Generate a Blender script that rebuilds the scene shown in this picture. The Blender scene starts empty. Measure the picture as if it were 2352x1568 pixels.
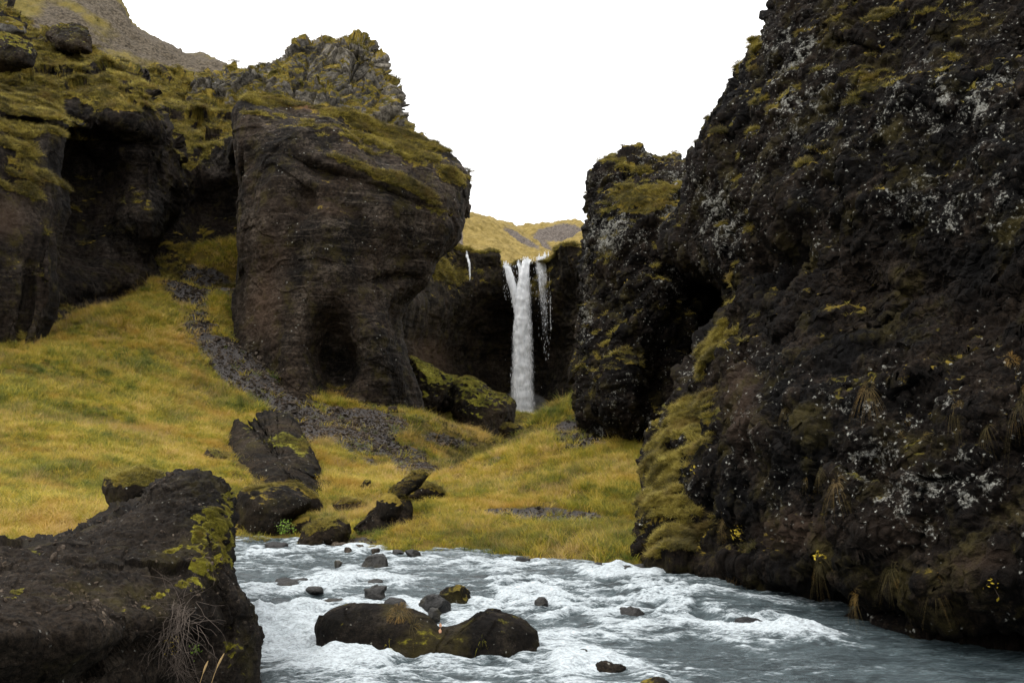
import bpy, math, random
import numpy as np
from concurrent.futures import ThreadPoolExecutor
random.seed(4)
RNG = np.random.default_rng(11)
scene = bpy.context.scene
COL = scene.collection
F = np.float32

# ------------------------------------------------------------------ camera
CAM_H, PITCH, FOC, SW, SH = 1.8, math.atan(286 / 2308), 2308.0, 2352.0, 1568.0
cam_d = bpy.data.cameras.new('camera')
cam_d.sensor_width = 36.0
cam_d.lens = 36.0 * FOC / SW
cam_d.clip_start = 0.1
cam_d.clip_end = 3000
cam = bpy.data.objects.new('camera', cam_d)
cam.location = (0, 0, CAM_H)
cam.rotation_euler = (math.pi / 2 + PITCH, 0, 0)
COL.objects.link(cam)
scene.camera = cam

# ------------------------------------------------------------------ overcast sky, soft sun, exposure
world = bpy.data.worlds.new('World')
scene.world = world
world.use_nodes = True
SUN_DIR = (-0.55, -0.22, 1.05)   # towards the brightest part of the cloud: high and to the left
SUN_EL, SUN_ROT = math.atan2(1.05, math.hypot(0.55, 0.22)), math.atan2(-0.55, -0.22)
def build_world():
    nt = world.node_tree
    nt.nodes.clear()
    N = nt.nodes.new
    L = nt.links.new
    out = N('ShaderNodeOutputWorld'); bg = N('ShaderNodeBackground')
    sky = N('ShaderNodeTexSky'); sky.sky_type = 'NISHITA'; sky.sun_disc = False
    sky.sun_elevation = SUN_EL; sky.sun_rotation = SUN_ROT; sky.dust_density = 4
    tc = N('ShaderNodeTexCoord'); sep = N('ShaderNodeSeparateXYZ')
    L(tc.outputs['Generated'], sep.inputs[0])
    # overcast cloud sheet: brighter towards the zenith (standard overcast sky), faint cloud texture
    mr = N('ShaderNodeMapRange'); mr.inputs[1].default_value = 0.0; mr.inputs[2].default_value = 1.0
    mr.inputs[3].default_value = 9.4; mr.inputs[4].default_value = 25.0
    L(sep.outputs['Z'], mr.inputs[0])
    nz = N('ShaderNodeTexNoise'); nz.inputs['Scale'].default_value = 2.5; nz.inputs['Detail'].default_value = 4
    L(tc.outputs['Generated'], nz.inputs['Vector'])
    mn = N('ShaderNodeMapRange'); mn.inputs[3].default_value = 0.95; mn.inputs[4].default_value = 1.05
    L(nz.outputs['Fac'], mn.inputs[0])
    mul = N('ShaderNodeMath'); mul.operation = 'MULTIPLY'
    L(mr.outputs[0], mul.inputs[0]); L(mn.outputs[0], mul.inputs[1])
    comb = N('ShaderNodeVectorMath'); comb.operation = 'SCALE'
    comb.inputs[0].default_value = (1.0, 0.99, 0.985)
    L(mul.outputs[0], comb.inputs['Scale'])
    mix = N('ShaderNodeMix'); mix.data_type = 'RGBA'; mix.inputs['Factor'].default_value = 0.96
    L(sky.outputs[0], mix.inputs['A']); L(comb.outputs[0], mix.inputs['B'])
    L(mix.outputs['Result'], bg.inputs['Color'])
    bg.inputs['Strength'].default_value = 0.1
    L(bg.outputs[0], out.inputs[0])
build_world()
sun_d = bpy.data.lights.new('sun', 'SUN')
sun_d.energy = 1.5
sun_d.angle = math.radians(18)
sun_d.color = (1.0, 0.97, 0.92)
sun = bpy.data.objects.new('sun', sun_d)
import mathutils
sun.rotation_euler = mathutils.Vector(SUN_DIR).to_track_quat('Z', 'Y').to_euler()
COL.objects.link(sun)
scene.view_settings.view_transform = 'Standard'
scene.view_settings.look = 'None'
scene.view_settings.gamma = 1.0
scene.view_settings.exposure = 0.22
scene.view_settings.use_curve_mapping = False
scene.render.engine = 'CYCLES'
scene.cycles.max_bounces = 5
scene.cycles.diffuse_bounces = 2
scene.cycles.glossy_bounces = 2
scene.cycles.transmission_bounces = 3
scene.cycles.transparent_max_bounces = 12
scene.cycles.use_denoising = True
scene.cycles.denoiser = 'OPENIMAGEDENOISE'
scene.cycles.denoising_input_passes = 'RGB_ALBEDO_NORMAL'
scene.cycles.denoising_prefilter = 'ACCURATE'

# ------------------------------------------------------------------ maths helpers
cp, sp = math.cos(PITCH), math.sin(PITCH)
def W(px, py, d):
    """world point seen at picture position (px, py) at distance d along +Y"""
    px = np.asarray(px, dtype=np.float64); py = np.asarray(py, dtype=np.float64); d = np.asarray(d, dtype=np.float64)
    px, py, d = np.broadcast_arrays(px, py, d)
    a = (px - SW / 2) / FOC; b = (SH / 2 - py) / FOC
    fy = cp - b * sp; fz = sp + b * cp
    t = d / fy
    return np.stack([a * t, d, CAM_H + fz * t], -1)
def PX(P):
    """picture position of world points"""
    y = P[..., 1]; z = P[..., 2] - CAM_H
    zc = y * cp + z * sp; zc = np.where(zc < 0.05, 0.05, zc)
    yc = -y * sp + z * cp
    return SW / 2 + FOC * P[..., 0] / zc, SH / 2 - FOC * yc / zc

POOL = ThreadPoolExecutor(4)
def par(fn, P):
    n = len(P)
    if n < 20000: return fn(P)
    ch = np.array_split(P, 16)
    r = list(POOL.map(fn, ch))
    if isinstance(r[0], tuple): return tuple(np.concatenate([q[i] for q in r]) for i in range(len(r[0])))
    return np.concatenate(r)
_g = np.random.default_rng(5).normal(size=(256, 3)); G = (_g / np.linalg.norm(_g, axis=1)[:, None]).astype(F)
def _hash(ix, iy, iz, s):
    h = ix * np.uint32(374761393) + iy * np.uint32(668265263) + iz * np.uint32(2246822519) + np.uint32((s * 3266489917) & 0xffffffff)
    h = (h ^ (h >> np.uint32(13))) * np.uint32(1274126177)
    h = (h ^ (h >> np.uint32(15))) * np.uint32(2654435761)
    return h ^ (h >> np.uint32(16))
def _perlin(P, s):
    fl = np.floor(P); fr = (P - fl).astype(F)
    i = fl.astype(np.int64).astype(np.uint32)
    u = fr * fr * fr * (fr * (fr * 6 - 15) + 10)
    out = 0
    for dx in (0, 1):
        wx = u[:, 0] if dx else 1 - u[:, 0]
        for dy in (0, 1):
            wy = u[:, 1] if dy else 1 - u[:, 1]
            for dz in (0, 1):
                wz = u[:, 2] if dz else 1 - u[:, 2]
                g = G[_hash(i[:, 0] + np.uint32(dx), i[:, 1] + np.uint32(dy), i[:, 2] + np.uint32(dz), s) & np.uint32(255)]
                out = out + wx * wy * wz * (g[:, 0] * (fr[:, 0] - dx) + g[:, 1] * (fr[:, 1] - dy) + g[:, 2] * (fr[:, 2] - dz))
    return out * F(1.6)
def fbm(P, freq, octv=4, gain=0.5, ridged=False, seed=1, sc=(1, 1, 1)):
    Q0 = P * np.array(sc) * freq
    def f(Q):
        out = np.zeros(len(Q), F); a = 1.0; tot = 0
        for k in range(octv):
            n = _perlin(Q * (2.03 ** k) + 17.3 * k, seed + k)
            if ridged: n = 1 - 2 * np.abs(n)
            out += F(a) * n; tot += a; a *= gain
        return out / F(tot)
    return par(f, Q0)
def worley(P, freq, seed=1, sc=(1, 1, 1), jit=0.9):
    """F1, F2 distances and a random value per cell"""
    def f(Q):
        fl = np.floor(Q); fr = (Q - fl).astype(F); i = fl.astype(np.int64).astype(np.uint32)
        f1 = np.full(len(Q), 9, F); f2 = np.full(len(Q), 9, F); cid = np.zeros(len(Q), F)
        for dx in (-1, 0, 1):
            for dy in (-1, 0, 1):
                for dz in (-1, 0, 1):
                    h = _hash(i[:, 0] + np.uint32(dx & 0xffffffff), i[:, 1] + np.uint32(dy & 0xffffffff), i[:, 2] + np.uint32(dz & 0xffffffff), seed)
                    ox = (h & np.uint32(1023)).astype(F) / 1023; oy = ((h >> np.uint32(10)) & np.uint32(1023)).astype(F) / 1023
                    oz = ((h >> np.uint32(20)) & np.uint32(1023)).astype(F) / 1023
                    d = (dx + .5 + (ox - .5) * F(jit) - fr[:, 0]) ** 2 + (dy + .5 + (oy - .5) * F(jit) - fr[:, 1]) ** 2 + (dz + .5 + (oz - .5) * F(jit) - fr[:, 2]) ** 2
                    m = d < f1
                    f2 = np.where(m, f1, np.minimum(f2, d)); cid = np.where(m, ((h >> np.uint32(5)) & np.uint32(4095)).astype(F) / 4095, cid); f1 = np.where(m, d, f1)
        return np.sqrt(f1), np.sqrt(f2), cid
    return par(f, P * np.array(sc) * freq)
def facets(P, freq, seed=1, tilt=1.0, step=0.5, sc=(1, 1, 1)):
    """blocky broken rock: every cell is a tilted plane of its own"""
    def f(Q):
        fl = np.floor(Q); fr = (Q - fl).astype(F); i = fl.astype(np.int64).astype(np.uint32)
        f1 = np.full(len(Q), 9, F); f2 = np.full(len(Q), 9, F); best = np.zeros(len(Q), F)
        for dx in (-1, 0, 1):
            for dy in (-1, 0, 1):
                for dz in (-1, 0, 1):
                    h = _hash(i[:, 0] + np.uint32(dx & 0xffffffff), i[:, 1] + np.uint32(dy & 0xffffffff), i[:, 2] + np.uint32(dz & 0xffffffff), seed)
                    rx = dx + .5 + ((h & np.uint32(1023)).astype(F) / 1023 - .5) * F(.9) - fr[:, 0]
                    ry = dy + .5 + (((h >> np.uint32(10)) & np.uint32(1023)).astype(F) / 1023 - .5) * F(.9) - fr[:, 1]
                    rz = dz + .5 + (((h >> np.uint32(20)) & np.uint32(1023)).astype(F) / 1023 - .5) * F(.9) - fr[:, 2]
                    d = rx * rx + ry * ry + rz * rz
                    m = d < f1
                    g = G[(h >> np.uint32(7)) & np.uint32(255)]
                    val = F(tilt) * (g[:, 0] * rx + g[:, 1] * ry + g[:, 2] * rz) + F(step) * g[:, 1]
                    f2 = np.where(m, f1, np.minimum(f2, d)); best = np.where(m, val, best); f1 = np.where(m, d, f1)
        return best, np.sqrt(f2) - np.sqrt(f1)
    return par(f, P * np.array(sc) * freq)
def sst(x, a, b):
    t = np.clip((x - a) / (b - a), 0, 1)
    return t * t * (3 - 2 * t)
def blobs(px, py, lst):
    """sum of soft ellipses: (px, py, rx, ry, degrees, value)"""
    out = np.zeros(px.shape)
    for (cx, cy, rx, ry, rot, v) in lst:
        r = math.radians(rot); dx = px - cx; dy = py - cy
        a = (dx * math.cos(r) + dy * math.sin(r)) / rx; b = (-dx * math.sin(r) + dy * math.cos(r)) / ry
        out += v * np.exp(-(a * a + b * b) ** 1.5)
    return out
def rbf_fit(X, v, smooth=1e-6):
    X = np.asarray(X, float); v = np.asarray(v, float)
    r2 = ((X[:, None] - X[None]) ** 2).sum(-1)
    K = 0.5 * r2 * np.log(r2 + 1e-12) + smooth * np.eye(len(X))
    Pm = np.hstack([np.ones((len(X), 1)), X]); n = len(X); m = Pm.shape[1]
    A = np.zeros((n + m, n + m)); A[:n, :n] = K; A[:n, n:] = Pm; A[n:, :n] = Pm.T
    w = np.linalg.solve(A, np.concatenate([v, np.zeros(m)]))
    def ev(Q):
        def f(q):
            o = w[n] + q @ w[n + 1:]
            for k in range(n):
                r2 = (q[:, 0] - X[k, 0]) ** 2 + (q[:, 1] - X[k, 1]) ** 2
                o = o + w[k] * 0.5 * r2 * np.log(r2 + 1e-12)
            return o
        return par(f, Q)
    return ev

# ------------------------------------------------------------------ object helpers
def props(o, label=None, cat=None, group=None, kind=None):
    if label: o['label'] = label
    if cat: o['category'] = cat
    if group: o['group'] = group
    if kind: o['kind'] = kind
    return o
def mesh_np(name, V, Fq, mat, attrs=None, parent=None, smooth=True):
    V = np.asarray(V, F).reshape(-1, 3); Fq = np.asarray(Fq, np.int32)
    k = Fq.shape[1]
    me = bpy.data.meshes.new(name)
    me.vertices.add(len(V)); me.vertices.foreach_set('co', V.ravel())
    me.loops.add(Fq.size); me.loops.foreach_set('vertex_index', Fq.ravel())
    me.polygons.add(len(Fq)); me.polygons.foreach_set('loop_start', np.arange(0, Fq.size, k, dtype=np.int32))
    try: me.polygons.foreach_set('loop_total', np.full(len(Fq), k, np.int32))
    except Exception: pass
    me.polygons.foreach_set('use_smooth', np.full(len(Fq), smooth))
    for an, av in (attrs or {}).items():
        a = me.attributes.new(an, 'FLOAT', 'POINT'); a.data.foreach_set('value', np.asarray(av, F).ravel())
    me.update(calc_edges=True)
    if mat: me.materials.append(mat)
    o = bpy.data.objects.new(name, me); COL.objects.link(o)
    if parent: o.parent = parent
    return o
def grid_faces(nr, nc, flip=False):
    i = np.arange(nr * nc).reshape(nr, nc)
    q = np.stack([i[:-1, :-1], i[:-1, 1:], i[1:, 1:], i[1:, :-1]], -1).reshape(-1, 4)
    return q[:, ::-1] if flip else q
def grid_normals(P):
    du = np.gradient(P, axis=1); dv = np.gradient(P, axis=0)
    n = np.cross(du, dv); n /= np.linalg.norm(n, axis=-1, keepdims=True) + 1e-9
    return n
def pl(pts, n, smooth=True):
    """polyline resampled to n points by arc length"""
    p = np.array(pts, float); d = np.r_[0, np.cumsum(np.linalg.norm(np.diff(p, axis=0), axis=1))]
    t = np.linspace(0, d[-1], n)
    q = np.stack([np.interp(t, d, p[:, 0]), np.interp(t, d, p[:, 1])], -1)
    if smooth and n > 40:
        k = max(2, n // 90); ker = np.ones(2 * k + 1) / (2 * k + 1)
        for c in (0, 1):
            e = np.r_[2 * q[0, c] - q[k:0:-1, c], q[:, c], 2 * q[-1, c] - q[-2:-k - 2:-1, c]]
            q[:, c] = np.convolve(e, ker, 'valid')
    return q

# ------------------------------------------------------------------ materials
class NT:
    def __init__(s, name):
        s.m = bpy.data.materials.new(name); s.m.use_nodes = True
        s.t = s.m.node_tree; s.t.nodes.clear()
        s.out = s.t.nodes.new('ShaderNodeOutputMaterial')
        s.pos = None
    def n(s, typ, ins=None, **kw):
        nd = s.t.nodes.new('ShaderNode' + typ)
        for k, v in kw.items(): setattr(nd, k, v)
        for k, v in (ins or {}).items():
            if isinstance(v, bpy.types.NodeSocket): s.t.links.new(v, nd.inputs[k])
            else: nd.inputs[k].default_value = v
        return nd
    def position(s, sc=(1, 1, 1), rot=(0, 0, 0)):
        if s.pos is None: s.pos = s.n('NewGeometry')
        return s.n('Mapping', {'Vector': s.pos.outputs['Position'], 'Scale': sc, 'Rotation': rot}).outputs[0]
    def noise(s, scale, detail=4, rough=0.55, vec=None, dist=0.0):
        return s.n('TexNoise', {'Vector': vec or s.position(), 'Scale': scale, 'Detail': detail, 'Roughness': rough, 'Distortion': dist}).outputs['Fac']
    def vor(s, scale, vec=None, feature='F1', out='Distance'):
        return s.n('TexVoronoi', {'Vector': vec or s.position(), 'Scale': scale}, feature=feature).outputs[out]
    def math(s, op, a, b=0.0, c=None, clamp=False):
        nd = s.n('Math', operation=op, use_clamp=clamp)
        for k, v in enumerate((a, b) if c is None else (a, b, c)):
            if isinstance(v, bpy.types.NodeSocket): s.t.links.new(v, nd.inputs[k])
            else: nd.inputs[k].default_value = v
        return nd.outputs[0]
    def rng(s, v, a, b, c=0.0, d=1.0, smooth=True):
        nd = s.n('MapRange', {0: v, 1: a, 2: b, 3: c, 4: d}, interpolation_type='SMOOTHSTEP' if smooth else 'LINEAR')
        return nd.outputs[0]
    def mix(s, f, a, b, blend='MIX'):
        nd = s.n('Mix', data_type='RGBA', blend_type=blend)
        for k, v in ((0, f), (6, a), (7, b)):
            if isinstance(v, bpy.types.NodeSocket): s.t.links.new(v, nd.inputs[k])
            else: nd.inputs[k].default_value = v if not isinstance(v, tuple) or len(v) == 4 else (*v, 1)
        return nd.outputs[2]
    def attr(s, name):
        return s.n('Attribute', attribute_name=name).outputs['Fac']
    def ramp(s, v, stops):
        nd = s.n('ValToRGB', {'Fac': v}); cr = nd.color_ramp
        while len(cr.elements) < len(stops): cr.elements.new(0.5)
        for e, (p, c) in zip(cr.elements, stops): e.position = p; e.color = (*c, 1)
        return nd.outputs[0]
    def bsdf(s, col, rough=0.9, spec=0.2, bump=None, strength=0.5, dist=0.02, **kw):
        ins = {'Base Color': col if isinstance(col, bpy.types.NodeSocket) else (*col, 1), 'Roughness': rough, 'Specular IOR Level': spec}
        if bump is not None:
            ins['Normal'] = s.n('Bump', {'Height': bump, 'Strength': strength, 'Distance': dist}).outputs[0]
        ins.update(kw)
        nd = s.n('BsdfPrincipled', ins)
        s.t.links.new(nd.outputs[0], s.out.inputs[0])
        return nd

MOSS = [(0.1, (0.014, 0.015, 0.004)), (0.4, (0.06, 0.053, 0.009)), (0.62, (0.17, 0.12, 0.018)), (0.85, (0.26, 0.2, 0.045))]
def rock_material(name, dark, brown, light, moss=MOSS, lich=0.0, grain=10.0, streak=False, moss_bright=1.0, bumpd=0.05, lich_col=(0.42, 0.42, 0.38), mossoff=0.0):
    s = NT(name)
    big = s.noise(0.35, 4, 0.6)
    mid = s.noise(grain * 0.12, 5, 0.65)
    fine = s.noise(grain, 4, 0.7)
    vor = s.vor(grain * 0.55)
    col = s.mix(s.rng(big, 0.38, 0.66), dark, brown)
    col = s.mix(s.rng(mid, 0.5, 0.75, 0, 0.75), col, light)
    if streak:
        st = s.noise(1.0, 5, 0.65, s.position((0.25, 0.25, 3.2), (0.06, -0.05, 0)))
        col = s.mix(s.rng(st, 0.45, 0.65, 0, 0.5), col, dark)
        st2 = s.noise(1.0, 6, 0.7, s.position((0.5, 0.5, 7.0), (0.06, -0.05, 0)))
        col = s.mix(s.rng(st2, 0.52, 0.70, 0, 0.55), col, light)
        vs = s.noise(1.0, 4, 0.6, s.position((1.6, 1.6, 0.12)))
        col = s.mix(s.rng(vs, 0.56, 0.8, 0, 0.55), col, light)
    fm = s.n('Mix', {'Factor': s.rng(fine, 0.3, 0.7)}, data_type='FLOAT')
    fm.inputs[2].default_value = 0.3; fm.inputs[3].default_value = 1.75
    col = s.n('VectorMath', {0: col, 'Scale': fm.outputs[0]}, operation='SCALE').outputs[0]
    pb = s.n('TexVoronoi', {'Vector': s.position(), 'Scale': grain * 2.6}, feature='F1')
    pr = s.n('SeparateColor', {0: pb.outputs['Color']}).outputs[1]
    col = s.mix(s.math('MULTIPLY', s.math('MULTIPLY', s.rng(pr, 0.6, 0.95, 0, 0.8), s.rng(mid, 0.42, 0.62)), s.rng(pb.outputs['Distance'], 0.6, 0.3)), col, s.n('VectorMath', {0: light, 'Scale': 1.5}, operation='SCALE').outputs[0] if isinstance(light, bpy.types.NodeSocket) else tuple(min(1, q * 0.95) for q in light))
    tint = s.attr('tint')
    col = s.mix(s.rng(tint, 0.0, 1.0, 0, 0.85), col, (0.105, 0.068, 0.045))
    if lich > 0:
        la = s.attr('lich')
        dens = s.math('ADD', s.math('MULTIPLY', s.rng(s.noise(0.9, 5, 0.75), 0.42, 0.72), 0.5), s.math('MULTIPLY', la, 0.5))
        dens = s.math('MULTIPLY', s.math('ADD', dens, 0.06), lich)
        cr = s.n('TexNoise', {'Vector': s.position(), 'Scale': grain * 0.5, 'Detail': 9, 'Roughness': 0.83}).outputs['Fac']
        crust = s.rng(s.math('ADD', cr, s.math('MULTIPLY', dens, 0.30)), 0.665, 0.72)
        wv = s.n('VectorMath', {0: s.position(), 1: s.n('VectorMath', {0: s.n('TexNoise', {'Vector': s.position(), 'Scale': grain * 3, 'Detail': 4}).outputs['Color'], 'Scale': 0.9 / grain}, operation='SCALE').outputs[0]}, operation='ADD').outputs[0]
        v = s.n('TexVoronoi', {'Vector': wv, 'Scale': grain * 1.7}, feature='F1')
        cellr = s.n('SeparateColor', {0: v.outputs['Color']}).outputs[0]
        spk = s.math('MULTIPLY', s.rng(s.math('SUBTRACT', s.math('MULTIPLY', dens, 0.28), cellr), -0.01, 0.01), s.rng(v.outputs['Distance'], 0.5, 0.25))
        lm = s.math('MAXIMUM', s.math('MULTIPLY', crust, 0.75), spk)
        lc = s.mix(s.rng(s.noise(grain * 2.2, 3, 0.7), 0.35, 0.65), (lich_col[0] * .3, lich_col[1] * .28, lich_col[2] * .25), lich_col)
        col = s.mix(s.math('MULTIPLY', lm, 0.85), col, lc)
    # olive algae stain
    col = s.mix(s.rng(s.noise(1.1, 6, 0.7), 0.5, 0.72, 0, 0.7), col, (0.045, 0.036, 0.010))
    # moss and dry grass mat
    ma = s.attr('moss')
    mn = s.math('ADD', s.noise(2.2, 6, 0.7), s.math('MULTIPLY', s.noise(9.0, 3, 0.7), 0.4))
    mm = s.rng(s.math('ADD', ma, s.math('MULTIPLY', s.math('SUBTRACT', mn, 0.72), 1.5)), 0.42 - mossoff, 0.62 - mossoff)
    mc = s.ramp(s.math('ADD', s.math('MULTIPLY', s.noise(0.8, 4, 0.6), 0.75), s.math('MULTIPLY', s.noise(grain * 1.2, 4, 0.75), 0.5)), [(p * 0.75 + 0.25, tuple(q * moss_bright for q in c)) for p, c in moss])
    mc = s.mix(s.rng(tint, 0.2, 0.6, 0, 0.75), mc, (0.09, 0.038, 0.028))
    col = s.mix(mm, col, mc)
    h = s.math('ADD', s.math('MULTIPLY', fine, 0.5), s.math('ADD', s.math('MULTIPLY', vor, -0.35), s.noise(grain * 3.2, 3, 0.7)))
    s.bsdf(col, 0.95, 0.12, h, 0.9, bumpd)
    return s.m
M = {}
M['pillar'] = rock_material('layered_tuff', (0.0050, 0.0041, 0.0032), (0.0274, 0.0191, 0.0128), (0.0779, 0.0622, 0.0473), lich=0.2, grain=6.0, streak=True, bumpd=0.05)
M['left'] = rock_material('dark_tuff', (0.0043, 0.0036, 0.0030), (0.0158, 0.0111, 0.0078), (0.0473, 0.0386, 0.0311), grain=5.0, streak=True, bumpd=0.05)
M['back'] = rock_material('wet_tuff', (0.0077, 0.0065, 0.0049), (0.0225, 0.0158, 0.0101), (0.0480, 0.0389, 0.0290), grain=3.0, streak=True, bumpd=0.06)
M['right'] = rock_material('lichen_rock', (0.0013, 0.0010, 0.0008), (0.0073, 0.0047, 0.0028), (0.0295, 0.0211, 0.0145), lich=1.0, grain=11.0, bumpd=0.05)
M['crag'] = rock_material('grey_basalt', (0.0539, 0.0500, 0.0428), (0.1287, 0.1148, 0.0931), (0.2640, 0.2397, 0.1980), lich=0.2, grain=3.0, bumpd=0.1)
M['boulder'] = rock_material('boulder_rock', (0.0045, 0.0037, 0.0025), (0.0179, 0.0121, 0.0070), (0.0456, 0.0342, 0.0238), lich=0.3, grain=16.0, bumpd=0.03)
M['wet'] = rock_material('wet_rock', (0.0042, 0.0040, 0.0037), (0.0098, 0.0086, 0.0068), (0.0245, 0.0226, 0.0197), grain=14.0, bumpd=0.02)
M['wet'].node_tree.nodes['Principled BSDF'].inputs['Roughness'].default_value = 0.5
M['wet'].node_tree.nodes['Principled BSDF'].inputs['Specular IOR Level'].default_value = 0.3
M['fore'] = rock_material('gritty_rock', (0.0037, 0.0029, 0.0021), (0.0152, 0.0110, 0.0074), (0.0385, 0.0305, 0.0222), lich=0.15, grain=22.0, bumpd=0.02, mossoff=0.03,
    moss=[(0.1, (0.012, 0.013, 0.004)), (0.42, (0.06, 0.055, 0.008)), (0.62, (0.19, 0.165, 0.015)), (0.85, (0.34, 0.33, 0.03))])
M['green'] = rock_material('mossy_boulder_rock', (0.0060, 0.0049, 0.0033), (0.0224, 0.0151, 0.0087), (0.0480, 0.0360, 0.0250), lich=0.3, grain=9.0, bumpd=0.05, moss=[(0.1, (0.02, 0.023, 0.005)), (0.4, (0.085, 0.085, 0.010)), (0.62, (0.21, 0.19, 0.022)), (0.85, (0.36, 0.35, 0.08))])
M['stone'] = rock_material('scree_stone', (0.0176, 0.0142, 0.0113), (0.0590, 0.0442, 0.0320), (0.1339, 0.1091, 0.0836), grain=14.0, bumpd=0.01)

def ground_material():
    s = NT('hillside_turf')
    n1 = s.noise(0.16, 5, 0.6); n2 = s.noise(2.5, 5, 0.7); n3 = s.noise(18, 3, 0.7)
    grass = s.ramp(s.math('ADD', s.math('MULTIPLY', n1, 0.6), s.math('MULTIPLY', n2, 0.4)), [(0.3, (0.03, 0.028, 0.006)), (0.45, (0.07, 0.052, 0.010)), (0.6, (0.12, 0.08, 0.016)), (0.75, (0.17, 0.115, 0.035))])
    soil = s.ramp(s.math('ADD', s.math('MULTIPLY', n3, 0.6), s.math('MULTIPLY', n2, 0.4)), [(0.3, (0.022, 0.02, 0.019)), (0.6, (0.075, 0.068, 0.064)), (0.8, (0.14, 0.13, 0.125))])
    sc = s.rng(s.math('ADD', s.attr('scree'), s.math('MULTIPLY', s.math('SUBTRACT', n2, 0.5), 0.6)), 0.4, 0.6)
    s.bsdf(s.mix(sc, grass, soil), 0.95, 0.1, s.math('ADD', n3, n2), 0.8, 0.06)
    return s.m
M['ground'] = ground_material()

def hill_material(name, grass_lo, grass_hi, scr, sc=0.05):
    s = NT(name)
    n1 = s.noise(sc, 6, 0.62); n2 = s.noise(sc * 14, 5, 0.7); n3 = s.noise(sc * 55, 3, 0.75)
    g = s.mix(s.rng(n2, 0.35, 0.65), grass_lo, grass_hi)
    r = s.mix(s.rng(n3, 0.35, 0.68), tuple(c * 0.45 for c in scr), tuple(c * 1.6 for c in scr))
    m = s.rng(s.math('ADD', s.attr('scree'), s.math('MULTIPLY', s.math('SUBTRACT', n1, 0.5), 1.6)), 0.4, 0.6)
    s.bsdf(s.mix(m, g, r), 0.95, 0.1, s.math('ADD', n2, n3), 0.8, 0.4)
    return s.m
M['hill'] = hill_material('golden_hill', (0.15, 0.11, 0.03), (0.27, 0.20, 0.065), (0.11, 0.092, 0.078))
M['scree_hill'] = hill_material('scree_hill', (0.10, 0.082, 0.022), (0.17, 0.13, 0.035), (0.085, 0.069, 0.049))

def grass_material(name, stops, trans=0.25, scale=0.2, warm=(0.58, 0.31, 0.05)):
    s = NT(name)
    oi = s.n('ObjectInfo')
    n1 = s.noise(scale, 4, 0.6); n2 = s.noise(1.7, 4, 0.65)
    f = s.math('ADD', s.math('MULTIPLY', n1, 1.25), s.math('ADD', s.math('MULTIPLY', n2, 0.9), s.math('MULTIPLY', oi.outputs['Random'], 0.42)))
    col = s.ramp(s.math('SUBTRACT', f, 0.83), stops)
    col = s.mix(s.rng(s.noise(scale * 2.4, 5, 0.65), 0.5, 0.68, 0, 0.6), col, tuple(c * 1.0 for c in warm))
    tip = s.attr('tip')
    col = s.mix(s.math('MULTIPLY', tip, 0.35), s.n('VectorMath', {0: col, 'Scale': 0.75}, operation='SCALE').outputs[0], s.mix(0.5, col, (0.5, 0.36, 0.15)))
    nd = s.bsdf(col, 0.75, 0.25)
    tr = s.n('BsdfTranslucent', {'Color': col}); mx = s.n('MixShader', {0: trans, 1: nd.outputs[0], 2: tr.outputs[0]})
    s.t.links.new(mx.outputs[0], s.out.inputs[0])
    return s.m
GRASS = [(0.24, (0.05, 0.10, 0.010)), (0.37, (0.17, 0.215, 0.015)), (0.50, (0.43, 0.375, 0.02)), (0.62, (0.62, 0.46, 0.045)), (0.78, (0.74, 0.53, 0.19))]
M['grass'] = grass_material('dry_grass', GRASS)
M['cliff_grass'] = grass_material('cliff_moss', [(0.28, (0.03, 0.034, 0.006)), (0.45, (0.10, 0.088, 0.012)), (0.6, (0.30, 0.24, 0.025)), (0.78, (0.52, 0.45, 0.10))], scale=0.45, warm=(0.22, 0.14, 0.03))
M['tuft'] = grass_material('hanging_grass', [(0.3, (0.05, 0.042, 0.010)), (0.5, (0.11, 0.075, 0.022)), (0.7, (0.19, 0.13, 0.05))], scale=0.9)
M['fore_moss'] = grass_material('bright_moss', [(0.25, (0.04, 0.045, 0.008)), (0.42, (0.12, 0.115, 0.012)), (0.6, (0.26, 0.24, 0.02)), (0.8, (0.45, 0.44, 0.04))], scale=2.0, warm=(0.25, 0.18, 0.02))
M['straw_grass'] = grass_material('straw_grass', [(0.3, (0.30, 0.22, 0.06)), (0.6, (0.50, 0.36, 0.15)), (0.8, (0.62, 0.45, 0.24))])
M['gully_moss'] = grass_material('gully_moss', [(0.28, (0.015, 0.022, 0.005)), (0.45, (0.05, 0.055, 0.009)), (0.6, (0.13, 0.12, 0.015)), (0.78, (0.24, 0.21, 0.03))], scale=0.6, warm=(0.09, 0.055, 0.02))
def simple(name, col, rough=0.8, **kw):
    s = NT(name); n = s.noise(20, 3)
    c = s.mix(n, tuple(x * 0.7 for x in col), tuple(min(1, x * 1.25) for x in col))
    s.bsdf(c, rough, 0.25, **kw); return s.m
M['yellow_leaf'] = simple('yellow_leaf', (0.34, 0.25, 0.02))
M['green_leaf'] = simple('green_leaf', (0.12, 0.20, 0.02))
M['twig'] = simple('dead_twig', (0.10, 0.078, 0.062))
M['straw'] = simple('straw', (0.45, 0.31, 0.14))
M['pink_leaf'] = simple('dry_pink_leaf', (0.6, 0.33, 0.2))

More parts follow.
